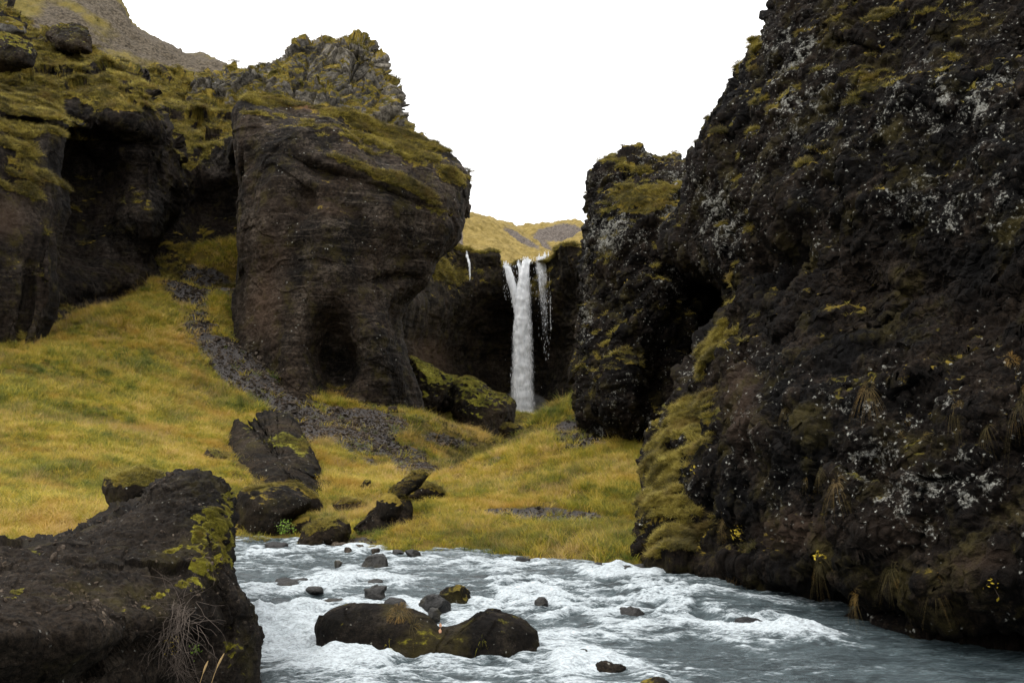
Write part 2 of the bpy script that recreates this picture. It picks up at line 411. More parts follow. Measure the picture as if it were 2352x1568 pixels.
# ------------------------------------------------------------------ rock bodies
class Body: pass
def coons(Lp, Rp, Bp, Tp, nr, nc):
    L = pl(Lp, nr); R = pl(Rp, nr); B = pl(Bp, nc); T = pl(Tp, nc)
    u = np.linspace(0, 1, nc)[None, :, None]; v = np.linspace(0, 1, nr)[:, None, None]
    c00, c10, c01, c11 = B[0], B[-1], T[0], T[-1]
    S = (1 - v) * B[None] + v * T[None] + (1 - u) * L[:, None] + u * R[:, None] - ((1 - u) * (1 - v) * c00 + u * (1 - v) * c10 + (1 - u) * v * c01 + u * v * c11)
    return S[..., 0], S[..., 1]
def body(name, Lp, Rp, Bp, Tp, ctrl, nr, nc, mat, disp, feats=(), moss=(), moss_up=(0.45, 0.8), moss_amt=1.0, moss_base=0.0, lich=(), tint=(),
         rl=(0.12, 3.0), rr=(0.12, 3.0), rt=(0.1, 3.0), rb=(0.0, 0.0), back=12.0, top_back=15.0, skirt=3.0, under=0.0, mfq=1.1, mcon=1.1, swell=0.04, label=None, cat='cliff', kind=None, scree=None, top_slope=-0.02):
    """a rock mass: outline given by four edges, its front shaped by distances at control points, carried round its sides, over its top and down to its foot"""
    px, py = coons(Lp, Rp, Bp, Tp, nr, nc)
    c = np.array(ctrl, float)
    ev = rbf_fit(c[:, :2] / 500.0, c[:, 2], 1e-4)
    d = ev(np.stack([px.ravel(), py.ravel()], -1) / 500.0).reshape(px.shape)
    d = d + blobs(px, py, feats)
    u = np.linspace(0, 1, nc)[None, :]; v = np.linspace(0, 1, nr)[:, None]
    def rnd(x, w, amt):
        if w <= 0: return 0
        e = np.clip(1 - x / w, 0, 1)
        return amt * (1 - np.sqrt(np.clip(1 - e * e, 0, 1)))
    d = d + rnd(u, *rl) + rnd(1 - u, *rr) + rnd(1 - v, *rt) + rnd(v, *rb)
    P = W(px, py, d)
    def wrapcols(edge, sign, n=14):
        t = (np.linspace(0, 1, n + 1)[1:] ** 1.6)[None, :, None]
        rx = edge[:, 0] / edge[:, 1]
        off = np.stack([rx * back + sign * back * 0.25, np.full(len(rx), back), np.zeros(len(rx))], -1)
        return edge[:, None] + t * off[:, None]
    Lw = wrapcols(P[:, 0], 1)[:, ::-1]; Rw = wrapcols(P[:, -1], -1)
    P = np.concatenate([Lw, P, Rw], 1); nL = Lw.shape[1]
    t = (np.linspace(0, 1, 21)[1:] ** 1.6)[:, None, None]
    e = P[-1]
    off = np.stack([e[:, 0] / e[:, 1] * top_back, np.full(len(e), top_back), np.full(len(e), top_back * top_slope)], -1)
    Tw = e[None] + t * off[None]
    e = P[0]
    if under > 0:
        tb = np.linspace(0, 1, 9)[1:][::-1, None, None]
        off = np.stack([e[:, 0] / e[:, 1] * under, np.full(len(e), under), np.full(len(e), -0.25 * under)], -1)
        Bw = e[None] + tb * off[None]
    else:
        tb = np.linspace(0, 1, 7)[1:][::-1, None, None]
        Bw = e[None] + tb * np.array([0, 0, -skirt])
    P = np.concatenate([Bw, P, Tw], 0)
    n = grid_normals(P)
    flip = n[P.shape[0] // 2, P.shape[1] // 2, 1] > 0
    if flip: n = -n
    sh = P.shape[:2]
    P1 = P.reshape(-1, 3); N1 = n.reshape(-1, 3)
    D = disp(P1, 0)
    P1 = P1 + N1 * D[:, None]
    n2 = grid_normals(P1.reshape(*sh, 3)); n2 = -n2 if flip else n2
    N2 = n2.reshape(-1, 3)
    D2 = disp(P1, 1)
    P2 = P1 + N2 * D2[:, None]
    qx, qy = PX(P1)
    n3 = grid_normals(P2.reshape(*sh, 3)); n3 = (-n3 if flip else n3)
    k = n3.copy()
    for _ in range(3):
        k[1:-1, 1:-1] = (k[1:-1, 1:-1] + k[:-2, 1:-1] + k[2:, 1:-1] + k[1:-1, :-2] + k[1:-1, 2:]) / 5
    k = k.reshape(-1, 3)
    up = k[:, 2] / (np.linalg.norm(k, axis=1) + 1e-9)
    nse = fbm(P1, 0.35, 4, seed=71)
    mo = sst(up, *moss_up) * moss_amt * (0.75 + 0.9 * nse) + moss_base + blobs(qx, qy, moss) * (0.7 + 0.6 * sst(up, -0.3, 0.6)) + 0.25 * nse * (moss_base > 0)
    mo = mo * (0.85 + mcon * fbm(P1, mfq, 4, 0.65, seed=72)) * sst(up, -0.5, 0.35)
    mo = np.clip(mo, 0, 1.2)
    # moss swells the surface a little
    P2 = P2 + N2 * (swell * sst(mo, 0.4, 0.8) * (1 + fbm(P1, 2.2, 2, seed=9)))[:, None]
    at = {'moss': mo, 'lich': blobs(qx, qy, lich), 'tint': np.clip(blobs(qx, qy, tint), 0, 1)}
    if scree: at['scree'] = scree(P1, qx, qy)
    o = mesh_np(name, P2, grid_faces(*sh, flip=flip), mat, at)
    props(o, label, cat, kind=kind)
    b = Body(); b.o = o; b.P = P2; b.N = N2; b.up = up; b.moss = mo * (1 - 0.7 * at['tint']); b.sh = sh
    b.px, b.py = PX(P2); b.front = -(N2[:, 0] * P2[:, 0] + N2[:, 1] * P2[:, 1] + N2[:, 2] * (P2[:, 2] - CAM_H)) > 0
    Pg = P2.reshape(*sh, 3); A = np.linalg.norm(np.cross(np.gradient(Pg, axis=1), np.gradient(Pg, axis=0)), axis=-1).ravel(); b.area = A
    return b
def hit(b, px, py):
    d = (b.px - px) ** 2 + (b.py - py) ** 2 + np.where(b.front, 0, 1e7)
    m = np.argsort(d)[:12]; i = m[np.argmin(b.P[m, 1])]
    return b.P[i], b.N[i]

def disp_palagonite(a=1.0):
    def f(P, st):
        if st == 0:
            w1, w2, c = worley(P + 0.5 * fbm(P, 0.5, 3, seed=12)[:, None], 0.38, seed=14)
            return a * (0.6 * fbm(P, 0.22, 4, seed=3) + 0.38 * fbm(P, 0.6, 4, ridged=True, seed=8) + 0.25 * (c - 0.5) * sst(w2 - w1, 0, 0.3) + 0.2 * facets(P + 0.3 * fbm(P, 0.8, 2, seed=13)[:, None], 0.55, 18, 1.0, 0.35)[0])
        f1, f2, c = worley(P + 0.1 * fbm(P, 1.5, 2)[:, None], 1.5, seed=4)
        g1, g2, c2 = worley(P, 5.0, seed=6)
        k = fbm(P, 0.7, 3, seed=15)
        return a * (0.30 * (0.55 - f1) + 0.10 * (0.5 - g1) * (0.6 + c2) * (0.8 + k) + 0.26 * fbm(P, 1.3, 5, 0.62, seed=21) + 0.10 * fbm(P, 3.0, 4, 0.65, ridged=True, seed=25) + 0.05 * fbm(P, 11, 2, 0.7, seed=31))
    return f
def disp_strata(a=1.0, tilt=(0.06, 0.0), fl=1.0, zf=1.0):
    def f(P, st):
        z = P[:, 2] + tilt[0] * P[:, 0] + tilt[1] * P[:, 1]
        if st == 0:
            return a * (0.9 * fbm(P, 0.13, 3, seed=40) + 0.55 * fl * fbm(P, 0.4, 3, seed=41, sc=(1, 1, 0.28)))
        Z = np.stack([P[:, 0] * 0.10, P[:, 1] * 0.10, (z + 0.35 * fbm(P, 0.3, 2, seed=3)) * zf], -1)
        lay = fbm(Z, 0.7, 3, 0.55, seed=44) ; lay2 = fbm(Z * np.array([3, 3, 1]), 2.6, 3, 0.6, seed=45)
        msk = 0.55 + 0.8 * fbm(P, 0.25, 2, seed=50)
        return a * (0.42 * lay * msk + 0.07 * lay2 * msk + 0.12 * fbm(P, 0.8, 5, 0.55, seed=47) + 0.10 * facets(P, 0.4, 53, 1.0, 0.4, (1, 1, 0.8))[0] + 0.06 * (0.5 - worley(P, 1.6, seed=52, sc=(1, 1, 1.6))[0]) + 0.10 * fbm(P, 1.0, 3, ridged=True, seed=61) * (fbm(P, 0.2, 1, seed=77) > 0) + 0.04 * fbm(P, 6, 2, seed=49))
    return f
def disp_rugged(*a):
    f0 = disp_strata(*a)
    def f(P, st):
        d = f0(P, st)
        if st == 1:
            w1, w2, c = worley(P + 0.4 * fbm(P, 0.8, 2, seed=5)[:, None], 0.55, seed=91, sc=(1, 1, 1.5)); hi = sst(P[:, 2], 18, 24)
            d = d + hi * (0.75 * facets(P, 0.42, 97, 1.1, 0.5, (1, 1, 1.6))[0] + 0.3 * fbm(P, 0.9, 4, 0.6, ridged=True, seed=92)) + (1 - hi) * 0.12 * fbm(P, 0.9, 4, 0.6, ridged=True, seed=92)
        return d
    return f
def disp_crag(P, st):
    if st == 0:
        return 0.6 * fbm(P, 0.15, 3, seed=60)
    Q = P + 0.35 * np.stack([fbm(P, 0.5, 2, seed=s) for s in (1, 2, 3)], -1)
    a1, e1 = facets(Q, 0.34, 64, 1.0, 0.5, (1, 1, 0.8)); a2, e2 = facets(Q, 0.95, 65, 1.0, 0.4, (1, 1, 1.2)); a3, e3 = facets(Q, 2.4, 66, 1.0, 0.3)
    return 0.85 * a1 - 0.4 * (1 - sst(e1, 0, 0.08)) + 0.45 * a2 - 0.18 * (1 - sst(e2, 0, 0.1)) + 0.14 * a3 + 0.06 * fbm(P, 3, 3, seed=66)
def disp_soft(a=1.0, fq=1.0):
    def f(P, st):
        if st == 0: return a * (0.8 * fbm(P, 0.08 * fq, 4, seed=80) + 0.3 * fbm(P, 0.3 * fq, 3, ridged=True, seed=81))
        return a * (0.25 * fbm(P, 1.0 * fq, 4, 0.6, seed=83))
    return f

# --- hills
H = {}
H['scree'] = body('scree_hill', [(-250, 600), (-250, -250)], [(700, 500), (690, 215)], [(-250, 600), (700, 500)],
    [(-250, -250), (230, -110), (262, -20), (290, 45), (310, 68), (390, 106), (430, 124), (462, 122), (505, 140), (555, 168), (620, 195), (690, 215)],
    [(-250, 600, 75), (200, 500, 85), (600, 450, 85), (0, 200, 95), (300, 250, 100), (550, 220, 105), (-100, -100, 125), (250, 20, 130), (420, 130, 128), (560, 175, 122), (-250, -250, 140)],
    170, 260, M['scree_hill'], disp_soft(1.6), rt=(0.05, 8), top_back=80, back=30, skirt=6, top_slope=-0.1,
    label='grey brown scree hillside sloping down from the top left against the sky', cat='hill', kind='structure',
    scree=lambda P, x, y: np.clip(0.66 - 0.4 * blobs(x, y, [(60, 20, 60, 40, 0, .8), (190, 30, 70, 16, 20, .7), (240, 70, 60, 20, 25, .6), (130, 95, 40, 20, 0, .5), (350, 200, 30, 30, 0, .5), (390, 180, 50, 20, 0, .5)]), 0, 1))
H['gold'] = body('golden_hill', [(900, 760), (930, 640)], [(1420, 760), (1420, 700)], [(900, 760), (1420, 760)],
    [(930, 640), (1000, 560), (1050, 505), (1075, 485), (1110, 493), (1150, 508), (1190, 523), (1215, 545), (1245, 566), (1275, 590), (1330, 640), (1420, 700)],
    [(900, 760, 128), (1420, 760, 128), (1150, 600, 134), (1000, 600, 134), (1080, 500, 165), (1200, 540, 172), (1300, 620, 136), (1050, 690, 131), (1200, 690, 131), (1350, 690, 131), (1080, 560, 146), (950, 680, 131), (1200, 730, 129)],
    120, 220, M['hill'], disp_soft(1.5), rt=(0.06, 8), top_back=60, back=30, top_slope=-0.1,
    label='golden grass hill rising behind the lip of the waterfall', cat='hill', kind='structure',
    scree=lambda P, x, y: blobs(x, y, [(1195, 545, 60, 11, 30, .75), (1050, 560, 12, 40, 10, .6)]) + 0.12)
H['far'] = body('distant_hill', [(1100, 700), (1110, 560)], [(1460, 700), (1460, 540)], [(1100, 700), (1460, 700)],
    [(1110, 560), (1180, 524), (1212, 518), (1270, 515), (1290, 512), (1320, 516), (1345, 524), (1460, 545)],
    [(1100, 700, 190), (1460, 700, 190), (1280, 600, 200), (1280, 520, 240)], 90, 160, M['hill'], disp_soft(2.0), rt=(0.06, 8), top_back=100, back=30, top_slope=-0.1,
    label='low distant hill with brown scree between golden hill and right cliff', cat='hill', kind='structure',
    scree=lambda P, x, y: 0.25 + blobs(x, y, [(1290, 535, 55, 22, 0, .8), (1230, 560, 50, 12, 20, .5)]))
H['near'] = body('golden_bank', [(1255, 640), (1262, 580)], [(1460, 640), (1460, 500)], [(1255, 640), (1460, 640)],
    [(1262, 580), (1275, 560), (1310, 543), (1345, 527), (1400, 505), (1460, 500)], [(1255, 640, 112), (1460, 640, 112), (1300, 560, 118), (1440, 520, 122)],
    60, 110, M['hill'], disp_soft(0.8), rt=(0.08, 4), top_back=40, back=20, top_slope=-0.1,
    label='small golden slope above the right end of the waterfall cliff', cat='hill', kind='structure', scree=lambda P, x, y: 0.1 + 0 * x)

# --- cliffs, far to near
B = {}
B['back'] = body('waterfall_cliff', [(880, 1040), (880, 560)], [(1440, 1040), (1440, 560)], [(880, 1040), (1440, 1040)],
    [(880, 560), (960, 575), (1010, 565), (1035, 548), (1058, 573), (1100, 581), (1146, 580), (1153, 604), (1200, 600), (1228, 592), (1268, 583), (1272, 560), (1310, 555), (1345, 560), (1440, 555)],
    [(880, 1000, 80), (950, 700, 82), (960, 900, 88), (1000, 620, 92), (1060, 620, 97), (1150, 650, 100), (1220, 650, 100), (1300, 640, 94), (1420, 640, 84),
     (1060, 680, 97), (1220, 680, 99), (1060, 760, 100), (1200, 760, 103.5), (1320, 760, 97), (1060, 900, 101), (1200, 930, 104), (1320, 900, 97), (1420, 900, 88), (1340, 680, 93), (880, 600, 80)],
    300, 330, M['back'], disp_strata(1.25, (0.1, 0), 0.8, 0.7),
    moss=[(1060, 620, 90, 60, 10, .75), (1300, 620, 70, 75, 0, .9), (1210, 640, 50, 60, 0, .55), (1000, 600, 50, 30, 20, .6), (1150, 690, 120, 18, 5, .55), (1300, 690, 60, 25, 0, .6), (985, 720, 30, 50, 0, .45)],
    tint=[(985, 820, 50, 50, 0, .5), (1100, 860, 90, 30, 0, .12)], moss_up=(0.5, 0.85), rt=(0.015, 1.5), back=20, top_back=25,
    label='dark hollowed cliff wall behind the waterfall with a mossy upper lip')
B['gully'] = body('gully_cliff', [(320, 760), (335, 400), (335, 190)], [(620, 660), (640, 420), (690, 165)], [(320, 760), (620, 660)],
    [(335, 190), (370, 178), (450, 192), (500, 178), (545, 170), (600, 165), (690, 160)],
    [(330, 720, 56), (450, 600, 61), (600, 600, 62), (400, 500, 62), (470, 480, 65), (540, 500, 65), (400, 400, 62.5), (470, 360, 65.5), (540, 345, 65), (400, 310, 67), (470, 310, 69), (540, 310, 69),
     (370, 210, 80), (450, 220, 80), (540, 215, 80), (600, 200, 82), (650, 170, 88), (450, 190, 90)],
    330, 250, M['left'], disp_rugged(1.0, (0, 0), 0.7, 1.1), moss_base=0.12, moss_up=(0.35, 0.75), moss_amt=1.1,
    moss=[(470, 250, 130, 80, 0, .3), (430, 400, 60, 60, 50, .35), (470, 580, 90, 30, -10, .5)], rt=(0.03, 4), back=20, top_back=20,
    label='stepped mossy gully of dark ledges left of the big rock pillar')
B['left'] = body('shadowed_cliff', [(-260, 880), (-260, -60)], [(430, 780), (372, 690), (370, 600), (392, 520), (425, 440), (408, 335)], [(-260, 880), (430, 780)],
    [(-260, -60), (-80, -30), (20, 20), (60, 52), (100, 85), (150, 120), (205, 138), (265, 150), (310, 165), (328, 200), (350, 255), (385, 300), (408, 335)],
    [(-260, 850, 44), (150, 735, 49), (250, 720, 51.5), (350, 650, 54.5), (-200, 400, 50), (60, 400, 52), (180, 600, 54), (250, 480, 55.5), (330, 500, 54), (390, 500, 57),
     (180, 330, 56), (260, 330, 55), (340, 340, 55), (160, 265, 53.5), (260, 255, 53), (340, 270, 55), (390, 340, 58), (60, 230, 55), (200, 210, 58), (290, 190, 61), (100, 150, 63), (0, 100, 66), (-200, 0, 72), (200, 145, 67), (310, 175, 65)],
    430, 420, M['left'], disp_rugged(1.0, (0.03, 0), 1.0, 0.9), moss_up=(0.42, 0.8), moss_amt=1.1,
    feats=[(250, 315, 120, 20, 10, 1.0), (190, 420, 60, 120, 0, 0.6), (300, 600, 70, 120, 0, 0.8), (360, 590, 22, 60, 10, 1.8), (210, 700, 120, 30, -12, 1.5), (345, 450, 14, 130, 5, -0.8), (70, 110, 60, 14, 10, 1.5), (20, 150, 60, 14, 0, 1.2), (160, 185, 90, 8, 6, 1.0), (260, 205, 60, 7, 10, 1.0)],
    moss=[(100, 180, 190, 70, 15, .3), (260, 225, 110, 24, 15, .5), (270, 160, 80, 30, 15, .25), (195, 318, 50, 9, -5, .6), (240, 300, 60, 9, -5, .4), (400, 430, 30, 90, 0, .3), (20, 120, 120, 60, 0, .3), (200, 640, 240, 90, 0, -.6)],
    rt=(0.03, 3), rr=(0.08, 2.5), back=20, top_back=25,
    label='shadowed hollow cliff wall with a mossy brow at the upper left')
B['butt'] = body('buttress', [(-260, 880), (-260, 190)], [(118, 850), (128, 790), (137, 700), (124, 570), (138, 455), (128, 400), (140, 330), (182, 278)], [(-260, 880), (118, 850)],
    [(-260, 150), (-60, 165), (20, 185), (90, 196), (140, 222), (182, 278)],
    [(-260, 850, 37), (0, 790, 40.5), (110, 800, 41.5), (-200, 500, 38), (60, 600, 41.5), (20, 400, 42), (100, 450, 43), (60, 300, 43.5), (150, 270, 46.5), (0, 230, 45), (-200, 250, 42), (80, 215, 49), (0, 195, 49)],
    360, 230, M['left'], disp_strata(0.9, (0.02, 0), 1.1, 0.9), moss_up=(0.3, 0.65), moss_amt=1.1,
    feats=[(80, 290, 80, 14, 12, 1.6), (60, 690, 12, 90, 8, 0.7), (110, 600, 8, 90, 0, -0.5)],
    moss=[(60, 210, 130, 32, 12, .8), (50, 400, 50, 40, 30, .75), (70, 370, 25, 80, -30, .5), (20, 460, 60, 25, 0, .4), (95, 480, 25, 50, -20, .4)], tint=[(10, 500, 60, 60, 0, .4)],
    rr=(0.12, 2.5), rt=(0.06, 3), back=16, top_back=12,
    label='leftmost mossy rock buttress standing at the top of the grass slope')
B['ridge'] = body('rocky_ridge', [(440, 300), (440, 200)], [(720, 300), (720, 130)], [(440, 300), (720, 300)],
    [(440, 205), (480, 183), (520, 176), (560, 168), (610, 166), (650, 145), (720, 130)],
    [(440, 300, 74), (720, 300, 72), (480, 190, 79), (600, 180, 78), (700, 150, 77)], 120, 220, M['crag'], disp_crag, moss_up=(0.45, 0.75), moss_base=0.2, moss=[(520, 240, 100, 30, 0, .5), (620, 200, 60, 20, -10, .4)],
    rt=(0.1, 2), top_back=15, back=8, label='low rocky ridge of grey blocks joining the hillside to the crag')
B['crag'] = body('crag', [(625, 360), (608, 290), (606, 235), (632, 180), (640, 158), (652, 145), (664, 128), (684, 108)], [(1010, 400), (965, 330), (942, 305), (932, 262), (924, 218), (905, 200), (882, 190), (872, 165), (872, 138), (856, 130), (852, 108)], [(625, 360), (1010, 400)],
    [(684, 108), (705, 97), (760, 92), (805, 94), (852, 108)],
    [(600, 340, 60), (780, 330, 58), (980, 360, 60), (620, 240, 62), (750, 250, 60), (900, 270, 60.5), (660, 180, 65), (780, 195, 63.5), (870, 180, 65), (700, 120, 67), (780, 150, 65), (840, 130, 65), (760, 85, 67)],
    300, 300, M['crag'], disp_crag, moss_up=(0.3, 0.6), moss_amt=1.1, moss=[(690, 190, 70, 22, 15, .55), (780, 225, 60, 12, 15, .5), (640, 250, 50, 25, 0, .4), (840, 205, 50, 12, 25, .5), (700, 130, 40, 30, 0, .3)],
    rl=(0.1, 3), rr=(0.08, 3), rt=(0.05, 2), back=8, top_back=7,
    label='grey fractured rock crag topping the big pillar against the sky')
B['pillar'] = body('rock_pillar', [(540, 1010), (538, 780), (546, 600), (549, 430), (536, 335), (537, 262)], [(985, 1010), (965, 945), (946, 850), (928, 780), (926, 735), (950, 682), (988, 622), (1000, 592), (1045, 547), (1062, 492), (1078, 430), (1076, 402)],
    [(540, 1010), (985, 1010)],
    [(537, 262), (548, 236), (575, 224), (640, 226), (700, 242), (760, 262), (850, 288), (935, 308), (1000, 343), (1035, 372), (1058, 392), (1076, 402)],
    [(540, 1000, 49.5), (545, 780, 50.5), (610, 870, 48.5), (700, 940, 47.3), (830, 950, 48.5), (960, 950, 51.5), (600, 600, 50.2), (740, 600, 48.5), (900, 660, 51), (560, 420, 51), (650, 440, 49.5), (800, 480, 49.3), (960, 520, 51.5), (1040, 470, 53.5),
     (600, 330, 50.5), (700, 340, 50), (800, 400, 49.6), (960, 460, 51), (1040, 400, 54.5), (600, 265, 51.2), (560, 240, 52), (720, 285, 51.6), (820, 330, 51.2), (930, 370, 52.5), (850, 300, 55), (650, 232, 53.5), (970, 340, 55), (860, 800, 48.6), (900, 900, 50)],
    600, 400, M['pillar'], disp_strata(0.9, (-0.10, 0), 1.0, 1.0),
    feats=[(762, 815, 62, 95, 0, 3.0), (785, 870, 58, 70, -10, 2.0), (845, 925, 14, 16, 0, 1.2), (868, 800, 30, 100, -12, -0.35), (566, 440, 10, 80, 0, 1.3), (640, 560, 40, 200, 0, -0.4), (700, 470, 20, 40, 0, 0.6), (900, 640, 60, 16, -10, 0.6), (730, 395, 60, 18, 20, 1.0), (880, 440, 130, 12, 22, 0.5), (590, 850, 40, 60, 0, 0.5), (930, 720, 24, 60, 20, 0.8)],
    moss=[(640, 232, 100, 12, 6, .9), (870, 300, 160, 13, 18, .95), (940, 355, 140, 26, 27, .6), (860, 398, 125, 13, 22, .95), (970, 445, 80, 15, 32, .85), (1000, 500, 34, 50, -15, .5), (1050, 410, 34, 18, 20, .7), (570, 630, 16, 8, 0, .6), (985, 610, 30, 40, 0, .45), (590, 262, 60, 8, 8, .5), (780, 320, 90, 20, 20, .3), (760, 482, 120, 7, 12, .35)],
    moss_up=(0.55, 0.9), moss_amt=0.7, tint=[(620, 560, 60, 180, 0, .22), (600, 720, 50, 90, 0, .38), (690, 240, 70, 14, 12, .65), (760, 480, 90, 20, 10, .3)],
    rl=(0.07, 3.0), rr=(0.1, 4.0), rt=(0.04, 2.0), back=14, top_back=10,
    label='massive brown layered rock pillar with a mossy cap and dark cave mouth at its foot')
B['mid'] = body('overhanging_cliff', [(1338, 975), (1334, 930), (1340, 860), (1334, 800), (1346, 690), (1354, 600), (1364, 490), (1378, 452), (1378, 425), (1392, 404)], [(1760, 1150), (1760, 430)],
    [(1338, 975), (1350, 988), (1385, 1010), (1430, 1028), (1500, 1035), (1600, 1060), (1760, 1150)],
    [(1392, 404), (1415, 390), (1445, 382), (1470, 384), (1500, 390), (1540, 396), (1580, 402), (1660, 412), (1760, 440)],
    [(1340, 960, 34), (1400, 1000, 31.5), (1480, 1030, 29.5), (1600, 1040, 29), (1340, 700, 35), (1420, 700, 32.5), (1500, 700, 31), (1360, 480, 36), (1430, 480, 34.2), (1540, 500, 33), (1450, 420, 36.5), (1450, 370, 38.5), (1560, 400, 37), (1420, 880, 30.0), (1400, 940, 30.4), (1500, 900, 31), (1750, 600, 33), (1750, 900, 33), (1640, 650, 34)],
    430, 280, M['right'], disp_palagonite(1.0),
    feats=[(1410, 600, 40, 20, 0, .5), (1470, 470, 70, 14, 0, -0.5), (1620, 660, 60, 70, 20, 1.5), (1500, 900, 30, 120, 10, 0.8)],
    moss=[(1480, 452, 70, 22, -5, .95), (1470, 480, 80, 16, -8, .7), (1440, 385, 60, 16, 0, .5), (1520, 560, 16, 70, 10, .6), (1440, 800, 40, 14, -30, .3), (1370, 830, 24, 40, 0, .25)],
    lich=[(1400, 540, 60, 60, 0, .9), (1560, 470, 40, 90, 0, .7), (1540, 640, 30, 60, 0, .6), (1350, 700, 14, 120, 0, .5)],
    moss_up=(0.6, 0.92), rl=(0.1, 3.5), rb=(0.13, 3.5), rt=(0.05, 2.0), back=14, top_back=12, under=6,
    label='overhanging lichen flecked cliff in the middle right, green moss on its shoulder')
B['right'] = body('great_cliff', [(1478, 1345), (1477, 1230), (1490, 1160), (1486, 1090), (1510, 1010), (1560, 935), (1600, 850), (1625, 800), (1660, 765), (1695, 725), (1704, 690), (1688, 640), (1630, 605), (1552, 590), (1532, 555), (1572, 480), (1594, 400), (1612, 350), (1662, 275), (1678, 220), (1712, 150), (1775, 102), (1796, 60), (1806, 0), (1826, -90)],
    [(2620, 1600), (2620, 800), (2620, -250)],
    [(1478, 1345), (1600, 1340), (1700, 1375), (1850, 1418), (2000, 1445), (2352, 1492), (2620, 1520)], [(1826, -90), (2620, -250)],
    [(1480, 1320, 17.6), (1600, 1330, 17.0), (1700, 1360, 15.8), (1850, 1400, 14.6), (2000, 1430, 13.9), (2352, 1480, 12.7), (2620, 1500, 11.5),
     (1500, 1200, 18.9), (1540, 1100, 19.3), (1580, 1180, 18.7), (1520, 1020, 21.0), (1580, 1000, 20.0), (1620, 850, 21.5), (1640, 1000, 18.8), (1650, 1200, 18.0), (1720, 760, 20.8),
     (1750, 900, 17.2), (1750, 1150, 16.0), (1750, 1300, 15.9), (2000, 900, 15.0), (2000, 1150, 13.9), (2000, 1320, 13.7), (2352, 900, 12.8), (2352, 1150, 12.0), (2352, 1350, 11.9), (2620, 900, 10.8),
     (1790, 700, 19.3), (2000, 700, 17.2), (2352, 700, 14.4), (2352, 500, 14.0), (2100, 500, 16.4), (1850, 500, 18.7), (1800, 400, 20.0), (1700, 450, 22.4), (1600, 470, 25.5), (1560, 540, 26.5), (1680, 600, 22.8), (1650, 300, 25.0), (1720, 200, 24.5),
     (1790, 250, 21.8), (1800, 60, 24), (2000, 250, 18.6), (2352, 250, 15.4), (2000, 0, 20.8), (2352, 0, 17.6), (2352, -150, 19), (1900, -90, 24), (2620, 0, 15), (2620, 500, 12)],
    820, 560, M['right'], disp_palagonite(0.85),
    feats=[(1612, 1010, 9, 130, 0, 0.7), (1560, 1055, 45, 18, 10, 0.45), (1500, 1120, 16, 26, 0, -0.3), (1545, 1035, 40, 14, 0, .4), (2050, 1400, 420, 36, 8, 2.2), (1720, 1240, 60, 60, 30, 0.5), (1740, 1130, 20, 60, -40, .3),
           (1800, 620, 60, 60, 0, 0.8), (1700, 560, 40, 40, 0, -0.4), (1950, 160, 120, 14, -35, -0.25), (1740, 330, 40, 12, -20, -.3)],
    moss=[(1570, 1000, 55, 110, 35, .9), (1540, 1200, 70, 100, 0, .8), (1640, 800, 22, 60, 35, .9), (1700, 740, 14, 24, 20, .6), (1720, 150, 60, 22, -50, .55), (1690, 280, 70, 14, -40, .4), (1750, 260, 18, 70, 10, .3), (2090, 60, 110, 14, -35, .75), (2060, 20, 80, 14, -30, .6),
          (1975, 188, 26, 12, -20, .8), (1880, 195, 50, 20, -20, .3), (1720, 480, 24, 120, -10, .33), (1560, 520, 30, 30, 0, .4), (1620, 320, 18, 60, 30, .35), (1690, 610, 20, 40, 0, .4), (1620, 890, 10, 60, 0, .5), (1750, 1250, 40, 30, 0, .25)],
    lich=[(1680, 520, 60, 70, 0, .75), (1850, 130, 120, 120, 0, .45), (2150, 470, 200, 60, 0, .65), (2250, 250, 150, 60, -10, .5), (2070, 1150, 50, 70, 20, .42), (2200, 1130, 110, 30, 0, .4), (1760, 830, 60, 40, 0, .5), (1920, 930, 60, 20, 0, .4), (1900, 300, 140, 100, 0, .3), (2230, 1040, 40, 30, 0, .4), (1640, 430, 50, 60, 0, .3), (2000, 700, 400, 120, 0, -.8), (1900, 1320, 500, 60, 5, -.8)],
    tint=[(1700, 900, 50, 90, 0, .35), (1830, 1220, 90, 50, 0, .45), (2250, 1290, 90, 40, 0, .3), (2080, 1220, 120, 50, 0, .2), (1720, 1000, 60, 60, 0, .2)],
    moss_up=(0.55, 0.85), moss_amt=0.6, rl=(0.07, 2.2), rb=(0.04, 1.2), back=14, top_back=14, skirt=2.5, top_slope=0.1,
    label='huge dark lichen speckled cliff filling the right side of the view')

